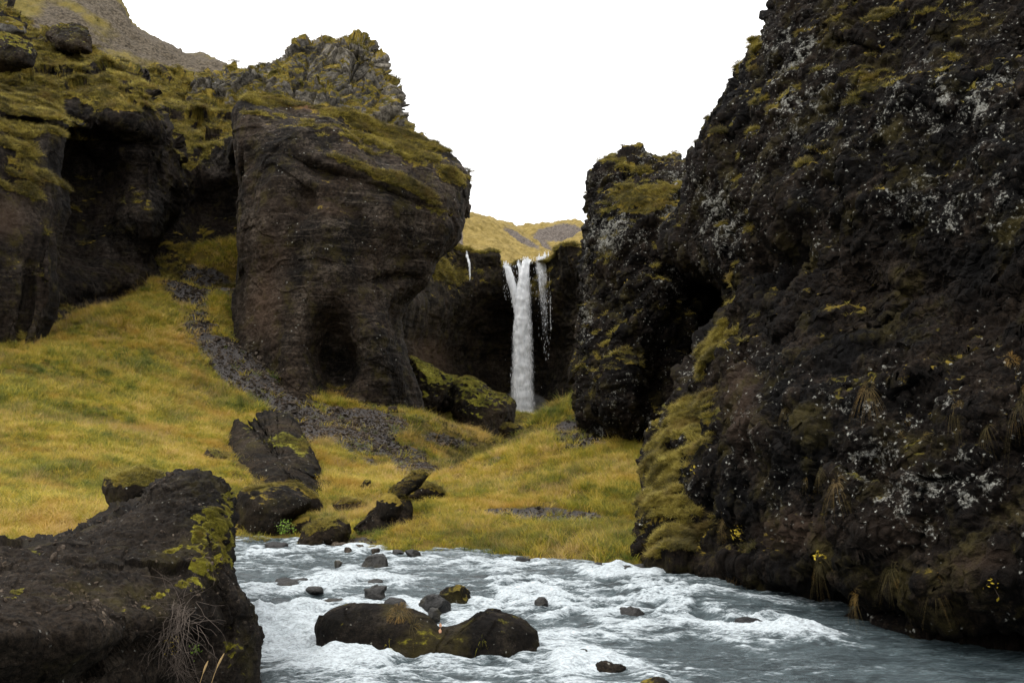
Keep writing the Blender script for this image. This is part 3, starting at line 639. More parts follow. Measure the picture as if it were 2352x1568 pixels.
# ------------------------------------------------------------------ the valley floor
def water_level(x, y):
    x = np.asarray(x, float); y = np.asarray(y, float)
    l = np.interp(y, [-40, 9.5, 12.5, 13.6, 15, 18, 20, 26, 40], [-0.7, -0.56, -0.47, -0.34, -0.2, -0.06, 0.0, 0.06, 0.1])
    return l
gp = [W(px, py, d) for px, py, d in [
    (0, 1245, 17), (250, 1180, 19), (540, 1230, 24.6), (0, 1100, 24), (300, 1060, 29), (540, 1100, 29), (0, 960, 32), (300, 950, 37), (540, 960, 41), (690, 940, 46), (-150, 1000, 28), (-200, 850, 36), (0, 800, 41), (128, 795, 43),
    (160, 735, 48), (300, 700, 52), (350, 650, 55.5), (450, 580, 61.5), (545, 575, 62), (545, 680, 55), (545, 800, 49.5), (450, 820, 47), (620, 870, 48), (450, 700, 54),
    (960, 950, 50), (820, 945, 47.5), (800, 1000, 42), (960, 1070, 36), (850, 1080, 36), (700, 1000, 40), (740, 1100, 33), (640, 1060, 34), (740, 1170, 28), (840, 1190, 25.8), (790, 1238, 23.4), (700, 1232, 24.6),
    (1000, 970, 53), (1030, 1050, 44), (1100, 1082, 44), (1050, 1090, 37), (1180, 1035, 56), (1200, 970, 78), (1245, 965, 90), (1200, 955, 104), (1000, 985, 64), (1100, 1005, 62), (900, 960, 60),
    (1345, 905, 40), (1300, 930, 39), (1240, 968, 37.5), (1170, 1025, 34), (1100, 1082, 31), (980, 1150, 27), (900, 1190, 24.6), (850, 1240, 22.6), (960, 1262, 21.4), (1240, 1278, 20.2), (1440, 1296, 18.9), (1100, 1200, 23.2), (1240, 1180, 23.6), (1240, 1100, 28), (1400, 1200, 21.8),
    (1400, 1100, 26.3), (1380, 1000, 33), (1470, 1040, 30), (1470, 1150, 24), (1600, 1200, 21)]]
gp = [tuple(p) for p in gp]
for px, py, d in [(1240, 0, 48), (1180, 0, 42), (1310, 0, 52), (1110, 0, 36)]:
    gp.append(((px - SW / 2) / FOC * d, d, {48: 1.6, 42: 1.1, 52: 2.2, 36: 0.75}[d]))
for px, d, z in [(450, 68, 12.5), (545, 68, 13), (380, 64, 11.5), (545, 60, 10.5), (150, 54, 8.0), (250, 58, 9.5), (330, 60, 10.8), (60, 50, 7.2), (0, 46, 6.4), (-150, 44, 6.0), (620, 55, 6.0), (700, 54, 4.8), (850, 54, 4.2), (950, 58, 4.2), (300, 75, 12), (500, 80, 13), (1400, 42, 3.0), (1500, 38, 1.5)]:
    gp.append(((px - SW / 2) / FOC * d, d, z))
gp += [(-4.5, 20, -0.5), (-5, 22.5, -0.35), (-1.5, 19, -0.6), (1.5, 17.5, -0.6), (4, 16, -0.7), (0, 13, -1.1), (3, 12, -1.3), (-2, 15, -0.8), (-3.2, 12, -1.1), (0, 8, -1.4), (6, 12, -1.3), (-9, 12, 0.3), (-14, 16, 1.6),
       (0, 0, -1.6), (-8, 0, -1.3), (9, 3, -1.4), (0, -20, -1.8), (-30, -20, -1.2), (30, -20, 0), (-40, 20, 5), (-50, 60, 9), (40, 30, 5), (40, 60, 8), (-50, 120, 12), (0, 130, 8), (60, 130, 8), (0, 200, 8), (-120, 200, 20), (120, 200, 12), (14, 24, 1.5), (18, 34, 4), (12, 44, 4.5)]
gp = np.array(gp)
g_ev = rbf_fit(gp[:, :2] / 20, gp[:, 2], 1e-4)
SCREE = [(420, 640, 70, 55, 30, .9), (470, 700, 60, 90, 35, 1), (530, 810, 95, 55, 50, 1.1), (600, 890, 110, 44, 45, 1.2), (570, 830, 40, 40, 0, .6), (680, 945, 90, 30, 30, 1), (760, 990, 120, 50, 25, 1.3), (880, 1020, 110, 55, 30, 1.3), (950, 1065, 60, 30, 20, 1),
         (1320, 990, 60, 40, -10, 1.1), (1370, 1010, 40, 26, 0, .8), (1270, 1182, 130, 17, 2, 1.3), (1160, 1176, 90, 10, 0, .8), (820, 1240, 60, 10, 5, .9), (760, 1040, 26, 44, -30, -1.2), (870, 1050, 14, 50, -50, -1.0), (500, 760, 20, 40, -20, -.5), (502, 705, 26, 42, -25, -1.5), (434, 690, 14, 46, 15, -.7), (650, 900, 12, 40, -35, -.5), (970, 930, 70, 30, 0, .7), (1030, 1010, 80, 16, 10, .7), (560, 690, 40, 60, 0, .3), (850, 962, 140, 22, 5, .85), (640, 905, 60, 30, 40, .7), (1130, 1060, 40, 12, -20, .6), (1195, 1015, 30, 16, -30, .7), (1040, 1020, 60, 12, 15, .5)]
def ground_z(x, y):
    z = g_ev(np.stack([x, y], -1) / 20)
    return np.clip(z, -2.2, 30)
gy = np.r_[np.linspace(-25, 8, 26), np.linspace(8.2, 30, 190), np.linspace(30.2, 66, 190), np.linspace(66.5, 130, 70), np.linspace(135, 700, 24)]
gu = np.linspace(-1, 1, 520)
GX = gu[None, :] * (np.maximum(gy, 0) * 0.64 + 14)[:, None]; GY = np.repeat(gy[:, None], len(gu), 1)
gz = ground_z(GX.ravel(), GY.ravel())
P0 = np.stack([GX.ravel(), GY.ravel(), gz], -1)
gz = gz + 0.30 * fbm(P0 * [1, 1, 0], 0.30, 4, seed=90) + 0.14 * sst(gz, 0.2, 1.0) * fbm(P0 * [1, 1, 0], 1.2, 3, 0.55, seed=93) - 0.22 * sst(gz, 0.5, 1.2) * sst(fbm(P0 * [1, 1, 0], 0.9, 3, 0.6, seed=37), 0.22, 0.42) + 0.1 * sst(gz, 0.5, 1.2) * np.abs(fbm(P0 * [1, 1, 0], 0.8, 2, seed=95))
P0[:, 2] = gz
gpx, gpy = PX(P0)
g_scree = np.clip(blobs(gpx, gpy, SCREE) * (P0[:, 1] > 9) * (0.8 + 1.3 * fbm(P0, 0.5, 4, 0.65, seed=96)), 0, 1)
g_scree = np.maximum(g_scree, sst(water_level(P0[:, 0], P0[:, 1]) - gz, 0, 0.1))
ground = mesh_np('ground', P0, grid_faces(len(gy), len(gu)), M['ground'], {'scree': g_scree})
props(ground, 'grassy valley floor and slopes between the canyon cliffs', kind='structure')
gN = grid_normals(P0.reshape(len(gy), len(gu), 3)); gN = gN * np.sign(gN[..., 2:3]); gN = gN.reshape(-1, 3)
gA = np.linalg.norm(np.cross(np.gradient(P0.reshape(len(gy), len(gu), 3), axis=1), np.gradient(P0.reshape(len(gy), len(gu), 3), axis=0)), axis=-1).ravel()
def gh(x, y):
    r = np.searchsorted(gy, y); r = min(max(r, 1), len(gy) - 1)
    u = x / (max(gy[r], 0) * 0.64 + 14); c = int(round((u + 1) / 2 * (len(gu) - 1))); c = min(max(c, 0), len(gu) - 1)
    return P0[r * len(gu) + c, 2]

# ------------------------------------------------------------------ boulders
def ico(sub):
    import bmesh
    bm = bmesh.new(); bmesh.ops.create_icosphere(bm, subdivisions=sub, radius=1)
    V = np.array([v.co[:] for v in bm.verts]); Fc = np.array([[v.index for v in f.verts] for f in bm.faces]); bm.free()
    return V, Fc
ICO = {k: ico(k) for k in (1, 2, 3, 4, 5, 6, 7)}
def blobtri_normals(V, Fc):
    n = np.zeros_like(V); fn = np.cross(V[Fc[:, 1]] - V[Fc[:, 0]], V[Fc[:, 2]] - V[Fc[:, 0]])
    for k in range(3): np.add.at(n, Fc[:, k], fn)
    return n / (np.linalg.norm(n, axis=1, keepdims=True) + 1e-12)
BOULDERS = {}
def boulder(name, outline, d, thick, label, cat='boulder', sub=5, mat='boulder', power=2.4, lean=0.25, rough=1.0, moss_up=(0.3, 0.7), moss_amt=0.9, moss_base=0.0, cuts=0, seed=1, group=None, lumps=1.0, blob=(), attrs_lich=0.0, sink=0.15, mid=None):
    """a closed stone whose face matches an outline at its own distance, with its real thickness"""
    o = np.array(outline, float)
    if len(o) == 2:  # a box: grow an irregular outline inside it
        (x0, y0), (x1, y1) = o; r = np.random.default_rng(seed)
        th = np.linspace(0, 2 * np.pi, 17)[:-1]; k = 1 + 0.10 * r.normal(size=16)
        ex = np.cos(th); ey = np.where(np.sin(th) > 0, np.sin(th), -np.abs(np.sin(th)) ** 0.7); k = k + 0.08 * r.normal() * np.cos(th * 3)
        o = np.stack([(x0 + x1) / 2 + ex * k * (x1 - x0) / 2, (y0 + y1) / 2 - ey * k * (y1 - y0) / 2], -1)
    if sink: 
        yb = o[:, 1].max(); hh = yb - o[:, 1].min(); o[:, 1] = np.where(o[:, 1] > yb - 0.3 * hh, o[:, 1] + sink * hh, o[:, 1])
    ctr = (o.max(0) + o.min(0)) / 2 if mid is None else np.array(mid, float)
    Wp = W(o[:, 0], o[:, 1], d); c = W(ctr[0], ctr[1], d)
    rel = Wp - c
    ang = np.arctan2(rel[:, 2], rel[:, 0]); rad = np.hypot(rel[:, 0], rel[:, 2])
    # dense resampling of the outline as radius(angle)
    dense = []
    for i in range(len(o)):
        a, b = rel[i], rel[(i + 1) % len(o)]
        for t in np.linspace(0, 1, 12, endpoint=False): dense.append(a * (1 - t) + b * t)
    dense = np.array(dense); ang = np.arctan2(dense[:, 2], dense[:, 0]); rad = np.hypot(dense[:, 0], dense[:, 2])
    s = np.argsort(ang); ang, rad = ang[s], rad[s]
    ang = np.r_[ang - 2 * np.pi, ang, ang + 2 * np.pi]; rad = np.r_[rad, rad, rad]
    V, Fc = ICO[sub]
    th = np.arctan2(V[:, 2], V[:, 0]); rho = np.hypot(V[:, 0], V[:, 2])
    R = np.interp(th, ang, rad)
    ya = np.abs(V[:, 1])
    rho2 = (1 - ya ** power) ** (1 / power)
    size = (rad.max() + rad.min()) / 2
    off = np.array([seed * 7.1, seed * 3.3, 0])
    P = np.stack([rho2 * R * np.cos(th), np.sign(V[:, 1]) * ya * thick / 2, rho2 * R * np.sin(th)], -1)
    y_off = P[:, 1].copy(); P[:, 1] = 0; P = P + c
    yn = d + y_off + lean * (P[:, 2] - c[2]) + thick * 0.25
    cz = np.array([0, 0, CAM_H]); P = cz + (P - cz) * (yn / d)[:, None]
    r = np.random.default_rng(seed + 100)
    for k in range(cuts):
        n = r.normal(size=3); n[1] = -abs(n[1]) * 0.8; n /= np.linalg.norm(n)
        q = (P - c) @ n; h = np.quantile(q, 0.86 - 0.1 * r.random())
        P = P - np.maximum(q - h, 0)[:, None] * n
    N = blobtri_normals(P, Fc)
    Q = P + off; fs = 1.0 / max(size, 0.12)
    D = rough * size * (0.16 * lumps * fbm(Q, 0.9 * fs, 3, seed=seed) + 0.07 * lumps * fbm(Q, 2.6 * fs, 4, 0.6, ridged=True, seed=seed + 5))
    P = P + N * D[:, None]
    N2 = blobtri_normals(P, Fc)
    det = rough * (0.06 * fbm(Q, 3.2, 5, 0.62, seed=7) * min(1, size * 1.5))
    if sub >= 5:
        w1, w2, cc = worley(Q, 4.5, seed=3); det = det + rough * min(1, size * 1.5) * (0.03 * (0.5 - w1) + 0.05 * facets(Q, 1.8, 71, 1.0, 0.3)[0])
    P = P + N2 * det[:, None]
    N3 = blobtri_normals(P, Fc)
    qx, qy = PX(P)
    mo = sst(N3[:, 2], *moss_up) * moss_amt * (0.8 + 0.8 * fbm(Q, 1.3, 3, seed=2)) + moss_base + blobs(qx, qy, blob)
    ob = mesh_np(name, P - c, Fc, M[mat], {'moss': np.clip(mo, 0, 1.2), 'lich': np.full(len(P), attrs_lich), 'tint': np.zeros(len(P))})
    ob.location = c
    props(ob, label, cat, group)
    b = Body(); b.o = ob; b.P = P; b.N = N3; b.up = N3[:, 2]; b.moss = mo; b.px, b.py = qx, qy
    b.front = -(N3[:, 0] * P[:, 0] + N3[:, 1] * P[:, 1] + N3[:, 2] * (P[:, 2] - CAM_H)) > 0
    fa = np.linalg.norm(np.cross(P[Fc[:, 1]] - P[Fc[:, 0]], P[Fc[:, 2]] - P[Fc[:, 0]]), axis=1) / 2
    A = np.zeros(len(P)); [np.add.at(A, Fc[:, k], fa / 3) for k in range(3)]; b.area = A
    BOULDERS[name + str(len(BOULDERS))] = b
    return b

# foreground boulder
B['fore'] = body('foreground_boulder', [(-420, 1800), (-420, 1400), (-400, 1330)], [(560, 1800), (577, 1620), (584, 1540), (590, 1460), (578, 1410), (548, 1350), (531, 1300), (530, 1230), (527, 1190), (508, 1160), (490, 1128)],
    [(-420, 1800), (560, 1800)], [(-400, 1345), (-150, 1303), (0, 1280), (130, 1260), (215, 1222), (290, 1184), (335, 1153), (362, 1116), (400, 1098), (440, 1097), (470, 1106), (490, 1128)],
    [(-400, 1350, 7.5), (0, 1275, 9.2), (200, 1215, 10.3), (340, 1140, 11.2), (430, 1100, 11.4), (480, 1150, 11.0), (300, 1250, 9.9), (420, 1220, 10.3), (500, 1250, 10.4), (0, 1350, 7.9), (200, 1350, 8.5), (400, 1330, 9.4), (500, 1350, 9.9),
     (0, 1430, 6.9), (200, 1430, 7.5), (400, 1400, 8.8), (0, 1568, 7.3), (200, 1568, 8.1), (400, 1568, 9.2), (540, 1450, 10.0), (560, 1568, 10.0), (-400, 1568, 6), (200, 1750, 8.0), (500, 1750, 9.8), (-300, 1750, 6.5)],
    460, 620, M['fore'],
    lambda P, st: (0.10 * fbm(P, 0.7, 3, seed=13)) if st == 0 else (0.10 * facets(P, 0.9, 72, 1.0, 0.3)[0] + 0.035 * facets(P, 2.6, 73, 1.0, 0.3)[0] + 0.10 * fbm(P, 1.2, 5, 0.6, seed=14) + 0.05 * fbm(P, 2.2, 4, 0.6, ridged=True, seed=34) + 0.018 * fbm(P, 9, 3, 0.7, seed=19) + 0.09 * sst(P[:, 2], 1.05, 1.5) * sst(P[:, 0], -4.6, -3.9) * (fbm(P, 2.6, 4, 0.6, ridged=True, seed=33) + .2)
        + np.clip(0.055 * (0.30 - worley(P, 5.0, seed=22)[0]) * 2, 0, 1) * (fbm(P, 0.9, 2, seed=30) > -0.1) + 0.035 * (0.5 - worley(P, 9.0, seed=23)[0]) * sst(fbm(P, 1.1, 3, seed=29), -0.2, 0.3)),
    feats=[(440, 1115, 40, 26, 0, -0.1), (500, 1400, 30, 70, -20, 0.3), (470, 1500, 60, 60, 0, 0.3), (230, 1520, 300, 40, -9, 0.22), (60, 1420, 120, 24, -12, 0.12), (160, 1330, 200, 12, -22, 0.05)],
    moss=[(455, 1230, 22, 60, 10, 0.59), (460, 1300, 36, 22, -20, 0.79), (450, 1350, 34, 18, -20, 0.74), (500, 1200, 24, 60, 0, 0.64), (400, 1350, 60, 10, -20, 0.48), (380, 1265, 60, 10, -15, 0.38), (515, 1270, 16, 50, 0, 0.59), (30, 1370, 40, 10, -25, 0.53), (60, 1280, 60, 8, -10, 0.26), (470, 1440, 50, 14, 0, 0.33), (320, 1390, 50, 10, -5, 0.38), (550, 1520, 30, 60, 0, 0.38), (530, 1450, 30, 50, 0, 0.33)],
    moss_up=(0.9, 1.3), moss_amt=0.3, mfq=6.0, mcon=3.2, swell=0.003, rt=(0.05, 0.7), rr=(0.06, 1.0), rl=(0, 0), back=2.5, top_back=2.5, skirt=1.5,
    label='large gritty brown boulder in the lower left corner with yellow green moss patches', cat='boulder')

bo = boulder
bo('boulder', [(724, 1440), (735, 1415), (770, 1395), (820, 1384), (880, 1385), (940, 1398), (985, 1413), (1008, 1437), (1030, 1438), (1080, 1425), (1095, 1422), (1100, 1408), (1125, 1400), (1165, 1408), (1205, 1425), (1232, 1450), (1240, 1470), (1225, 1485), (1180, 1496), (1080, 1500), (960, 1504), (850, 1503), (780, 1496), (735, 1475)], 12.3, 1.3,
   'brown double humped boulder midstream with a dry grass tuft hanging off it', sub=7, mat='fore', power=2.0, lean=0.25, rough=0.65, lumps=0.3, moss_amt=0.3, blob=[(760, 1450, 50, 40, 0, .2), (1150, 1415, 60, 14, 10, .15), (900, 1480, 80, 20, 0, .3)], seed=3, sink=0.35, mid=(1000, 1500))
bo('boulder', [(534, 1200), (540, 1165), (552, 1128), (585, 1117), (650, 1118), (690, 1132), (712, 1152), (700, 1172), (672, 1187), (650, 1205), (640, 1232), (590, 1240), (545, 1238)], 25.2, 2.4,
   'big undercut brown boulder at the left bank just above the water', sub=6, power=2.6, lean=0.2, seed=5, rough=0.8, lumps=0.7, moss_up=(0.5, .95), moss_amt=0.6, blob=[(600, 1122, 50, 8, 0, .25)])
bo('boulder', [(600, 1130), (625, 1115), (665, 1108), (690, 1115), (735, 1150), (742, 1165), (700, 1172), (640, 1160)], 27.5, 1.6, 'low mossy rock wedged behind the big undercut bank boulder', sub=5, seed=7, moss_amt=1.0)
bo('boulder', [(684, 1238), (700, 1218), (735, 1195), (770, 1190), (800, 1203), (806, 1222), (785, 1245), (740, 1258), (690, 1258)], 22.6, 1.2, 'mossy boulder at the water edge, golden grass on its top', sub=6, seed=9, rough=0.8, moss_up=(0.4, .85), moss_amt=1.0, moss_base=0.05, blob=[(710, 1215, 14, 18, 0, .6)])
bo('boulder', [(650, 1226), (660, 1205), (690, 1190), (710, 1185), (715, 1200), (700, 1222)], 25.0, 0.7, 'small mossy hump between the bank boulder and the water edge boulder', sub=5, seed=12, moss_base=0.3, moss_amt=1.2)
bo('boulder', [(812, 1215), (850, 1175), (905, 1115), (950, 1082), (975, 1080), (985, 1090), (965, 1118), (930, 1140), (905, 1138), (870, 1165), (845, 1190), (820, 1222)], 23.8, 0.9, 'long tilted rock slab leaning up out of the grass', sub=6, seed=14, power=3.2, lean=0.7, rough=0.45, moss_up=(0.5, 0.9), moss_amt=0.9, sink=0)
bo('boulder', [(866, 1150), (885, 1132), (910, 1136), (925, 1160), (915, 1185), (888, 1195), (868, 1185)], 23.4, 0.9, 'round dark boulder propped under the tilted slab', sub=5, seed=15, moss_amt=0.9, rough=.7)
bo('boulder', [(930, 1125), (960, 1108), (1000, 1112), (1020, 1130), (1015, 1142), (960, 1145), (930, 1140)], 26.5, 0.9, 'low mossy rock right of the tilted slab', sub=5, seed=16, moss_amt=1.2, moss_base=.15)
bo('boulder', [(766, 1160), (785, 1143), (825, 1148), (846, 1165), (840, 1178), (780, 1176)], 27.5, 0.9, 'flat mossy rock in grass left of the tilted slab', sub=5, seed=17, moss_amt=1.0)
bo('boulder', [(828, 1115), (838, 1100), (851, 1102), (852, 1122), (832, 1126)], 30.5, 0.35, 'small dark stone alone on the grass above the flat mossy rock', cat='rock', sub=4, seed=18)
bo('boulder', [(545, 965), (575, 950), (620, 944), (665, 952), (685, 975), (700, 1010), (718, 1040), (733, 1075), (736, 1105), (738, 1150), (726, 1140), (706, 1110), (672, 1090), (645, 1060), (622, 1030), (590, 1000)], 32.6, 5.5,
   'long dark leaning outcrop with pale green moss halfway up the slope', cat='outcrop', sub=7, seed=20, mat='green', power=2.2, lean=3.3, rough=0.7, moss_up=(0.75, 0.98), moss_amt=0.18, blob=[(665, 1010, 40, 14, 20, .9), (690, 1030, 22, 16, 40, .8), (625, 1015, 30, 9, 10, .7), (700, 1000, 10, 20, 0, .5), (570, 985, 16, 24, 0, .4)])
bo('boulder', [(236, 1120), (245, 1095), (280, 1078), (330, 1072), (365, 1085), (385, 1105), (365, 1130), (320, 1145), (290, 1165), (262, 1162), (245, 1140)], 16.5, 1.4,
   'mossy hummock rock with a dark undercut just behind the foreground boulder', sub=6, seed=22, lean=0.35, rough=0.6, moss_up=(0.3, 0.6), moss_amt=1.3, power=2.2)
bo('boulder', [(466, 1050), (478, 1030), (500, 1035), (520, 1050), (515, 1072), (485, 1078), (470, 1072)], 32, 1.6, 'dark lumpy rock breaking through the left grass slope', sub=5, seed=23, moss_amt=.7)
bo('boulder', [(488, 1005), (498, 995), (515, 1000), (514, 1014), (495, 1016)], 37, 0.5, 'small round dark rock upslope of the lumpy one', cat='rock', sub=4, seed=24, moss_amt=.6)
bo('boulder', [(505, 1040), (520, 1036), (530, 1046), (522, 1056), (508, 1054)], 33.6, 0.4, 'tiny dark rock close right of the lumpy one on the left slope', cat='rock', sub=4, seed=25, moss_amt=.6)
bo('boulder', [(1028, 1090), (1032, 1072), (1040, 1070), (1047, 1082), (1045, 1092)], 33, 0.4, 'small pale blue grey stone standing in the grass below the gully', cat='stone', sub=4, seed=26, mat='stone', moss_amt=0, sink=0)
# mossy rocks below the fall
bo('boulder', [(930, 880), (945, 818), (975, 835), (1010, 858), (1045, 865), (1060, 890), (1035, 920), (1000, 940), (960, 945), (935, 940)], 68, 7, 'mossy rock heap directly right of the pillar foot', sub=6, seed=30, mat='green', lean=0.6, moss_up=(0.35, 0.8), moss_amt=1.2, rough=1.3)
bo('boulder', [(1035, 915), (1045, 880), (1068, 866), (1100, 880), (1130, 905), (1160, 925), (1165, 945), (1140, 975), (1128, 1000), (1090, 995), (1060, 975), (1040, 945)], 62, 6, 'largest mossy boulder in the gully before the waterfall', sub=6, seed=31, mat='green', lean=0.8, moss_up=(0.4, 0.85), moss_amt=1.1, rough=1.2)
bo('boulder', [(1100, 900), (1130, 902), (1160, 905), (1182, 925), (1180, 960), (1160, 970), (1130, 960), (1105, 930)], 66, 5, 'mossy boulder whose tip almost touches the waterfall foot', sub=6, seed=32, mat='green', lean=0.5, moss_amt=1.1, moss_up=(0.4, .85), rough=1.2)
bo('boulder', [(1145, 985), (1160, 972), (1195, 975), (1210, 990), (1205, 1002), (1160, 1002)], 58, 2, 'low flat mossy rock beside the gully stream', sub=5, seed=33, moss_amt=1.1)
bo('boulder', [(1185, 965), (1200, 950), (1235, 958), (1245, 968), (1230, 985), (1195, 988)], 80, 5, 'grassy mound right at the foot of the waterfall', sub=5, seed=34, moss_amt=1.3, moss_base=.3, moss_up=(0, .5))
bo('boulder', [(1274, 940), (1290, 925), (1338, 905), (1350, 925), (1340, 945), (1290, 955), (1275, 952)], 42, 2, 'mossy ledge rock against the foot of the overhanging cliff', sub=5, seed=35, moss_amt=1.3, moss_up=(0.1, .5))
bo('boulder', [(1306, 880), (1308, 845), (1322, 800), (1340, 760), (1370, 760), (1370, 880), (1330, 884)], 52, 4, 'hanging mossy rock flap left of the overhanging cliff', cat='outcrop', sub=6, seed=36, lean=0.1, rough=.5, moss_amt=.8, moss_base=.25, sink=0)
bo('boulder', [(1075, 1060), (1090, 1040), (1120, 1035), (1140, 1050), (1130, 1070), (1090, 1075)], 48, 2.4, 'low dark green mossy rock in the gully bottom left of the grassy knoll', sub=5, seed=37, mat='green', moss_amt=1.0, moss_up=(.3, .8), rough=1.2)
bo('boulder', [(1130, 1040), (1145, 1015), (1175, 1008), (1200, 1022), (1190, 1042), (1150, 1048)], 54, 3, 'mossy rock higher in the gully, under the flat one beside the stream', sub=5, seed=38, mat='green', moss_amt=1.0, moss_up=(.3, .8), rough=1.2)
bo('boulder', [(1000, 1030), (1020, 1010), (1060, 1008), (1080, 1022), (1060, 1036), (1020, 1038)], 50, 2.4, 'broken brown rock shelf under the largest gully boulder', sub=5, seed=39, mat='green', moss_amt=.5, moss_up=(.4, .9), rough=1.2)
# upper left
bo('boulder', [(-60, 156), (-60, 95), (0, 80), (40, 85), (66, 100), (80, 125), (76, 152), (40, 162)], 52, 5, 'dark overhanging block at the top left edge', sub=6, seed=40, lean=0.3, mat='green', moss_amt=1.0, moss_up=(.4, .8), rough=1.3, sink=0)
bo('boulder', [(108, 82), (130, 65), (165, 58), (200, 68), (208, 106), (170, 104), (130, 94)], 66, 4.5, 'flat topped dark boulder on the upper left hillside', sub=6, seed=41, lean=0.9, mat='green', moss_amt=.8, moss_up=(.5, .9), rough=1.3, sink=0.3, cuts=0)
bo('boulder', [(-40, 80), (-20, 42), (20, 44), (50, 56), (60, 75), (30, 84)], 58, 3, 'grey rock poking from moss above the dark overhanging block', sub=5, seed=42, lean=0.3, mat='crag', moss_amt=1.0, rough=.8, sink=0)
# rocks in the river
def river_rock(box, label, seed, sub=5, thick=None, mat='wet', cuts=2, out=None, drown=0.0, **kw):
    (x0, y0, x1, y1) = box; d = (CAM_H - float(water_level(0, 16))) * FOC / (y1 - 1070)
    for _ in range(4): d = (CAM_H - float(water_level(0, d))) * FOC / (y1 - 1070)
    b_ = bo('river_rock', out or [(x0, y0), (x1, y1)], d, thick or (x1 - x0) / FOC * d * 0.9, label, cat='rock', sub=sub, mat=mat, seed=seed, cuts=cuts, **{**dict(moss_amt=0.0, rough=1.05, sink=0.5, power=2.0, lean=0.5), **kw})
    b_.o.location.z -= drown * (y1 - y0) / FOC * d
    return b_
river_rock((827, 1270, 893, 1300), 'dark wedge shaped rock standing clear of the upper stream', 50, out=[(827, 1298), (840, 1280), (860, 1272), (880, 1270), (890, 1282), (894, 1299), (860, 1302)], lean=0.4)
river_rock((765, 1285, 785, 1301), 'small dark stone in the stream left of the wedge rock', 51, sub=4)
river_rock((815, 1315, 888, 1340), 'low water smoothed rock in front of the wedge rock', 52, cuts=0, drown=0.45)
river_rock((1010, 1345, 1090, 1382), 'rounded dark rock with green moss, midstream', 53, out=[(1010, 1366), (1025, 1350), (1055, 1345), (1085, 1352), (1091, 1372), (1070, 1383), (1025, 1382)], moss_amt=.7, mat='boulder')
river_rock((958, 1368, 1035, 1405), 'angular wet black rock behind the double humped boulder', 54, out=[(958, 1385), (975, 1370), (1005, 1367), (1035, 1385), (1040, 1402), (1000, 1408), (970, 1400)], cuts=5)
river_rock((985, 1395, 1014, 1418), 'small wet black stone below the angular black rock', 55, sub=4)
river_rock((840, 1345, 890, 1374), 'half drowned grey rock with water pouring over it', 56, cuts=1)
river_rock((880, 1372, 930, 1392), 'low drowned rock just behind the double humped boulder', 57, cuts=0)
river_rock((745, 1365, 800, 1382), 'flat drowned rock in the left channel', 58, cuts=0, drown=0.45)
river_rock((795, 1386, 815, 1400), 'small wet stone near the left hump of the midstream boulder', 59, sub=4)
river_rock((610, 1244, 665, 1262), 'low rounded rock under the big bank boulder, water over its back', 60, cuts=0)
river_rock((625, 1312, 715, 1338), 'broad drowned rock at the head of the left chute', 61, cuts=0, drown=0.55)
river_rock((700, 1345, 745, 1358), 'thin drowned ledge below the head of the left chute', 62, cuts=0)
river_rock((1185, 1279, 1216, 1291), 'small dark stone at the foot of the grassy right bank', 63, sub=4)
river_rock((1228, 1360, 1260, 1385), 'small stone half covered in foam right of the mossy river rock', 64, sub=4, drown=0.45)
river_rock((1345, 1492, 1442, 1532), 'flat brown grey rock awash in the near right water', 65, cuts=0, drown=0.6, mat='boulder')
river_rock((1330, 1488, 1352, 1504), 'small stone leaning beside the flat awash rock', 66, sub=4)
river_rock((1450, 1552, 1560, 1590), 'mossy rock at the very bottom edge of the stream', 67, moss_amt=.8, mat='boulder')
river_rock((925, 1262, 966, 1279), 'flat slate slab at the tip of the grassy bank', 68, cuts=3)
river_rock((900, 1262, 930, 1272), 'thin dark slab next to the flat slate slab', 69, sub=4)
river_rock((1420, 1370, 1475, 1400), 'brownish drowned rock in the middle of the right rapid', 70, cuts=0, drown=0.75)
river_rock((1680, 1392, 1750, 1425), 'dark rock showing through the right hand chute', 71, cuts=0, drown=0.7)
for i, (x, y, w) in enumerate([(770, 1248, 18), (790, 1252, 22), (812, 1249, 16), (830, 1256, 20), (848, 1253, 14), (802, 1262, 16), (865, 1262, 14)]):
    river_rock((x - w, y - 6, x + w * 0.6, y + 6), ['leftmost grey stone of the row between mossy boulder and grass bank', 'wider grey stone second in the row beside the mossy boulder', 'middle back stone of the grey row at the bank tip', 'widest back stone of the grey row at the bank tip', 'small grey stone behind, near the grass end of the row', 'grey stone in front of the row, standing in water', 'front stone of the grey row nearest the flat slates'][i], 80 + i, sub=3, mat='stone', group='grey stones at the tip of the grassy bank')
for i, (x, y, w) in enumerate([(1400, 1302, 22), (1440, 1306, 26), (1375, 1298, 14), (1466, 1300, 18)]):
    river_rock((x - w, y - 7, x + w, y + 7), ['black rock second from the left under the grass bank end', 'largest wet black rock where the grass bank meets the cliff foot', 'leftmost small black rock under the end of the grass bank', 'black rock tucked closest to the cliff foot at the bank end'][i], 90 + i, sub=4, group='wet rocks at the cliff foot')

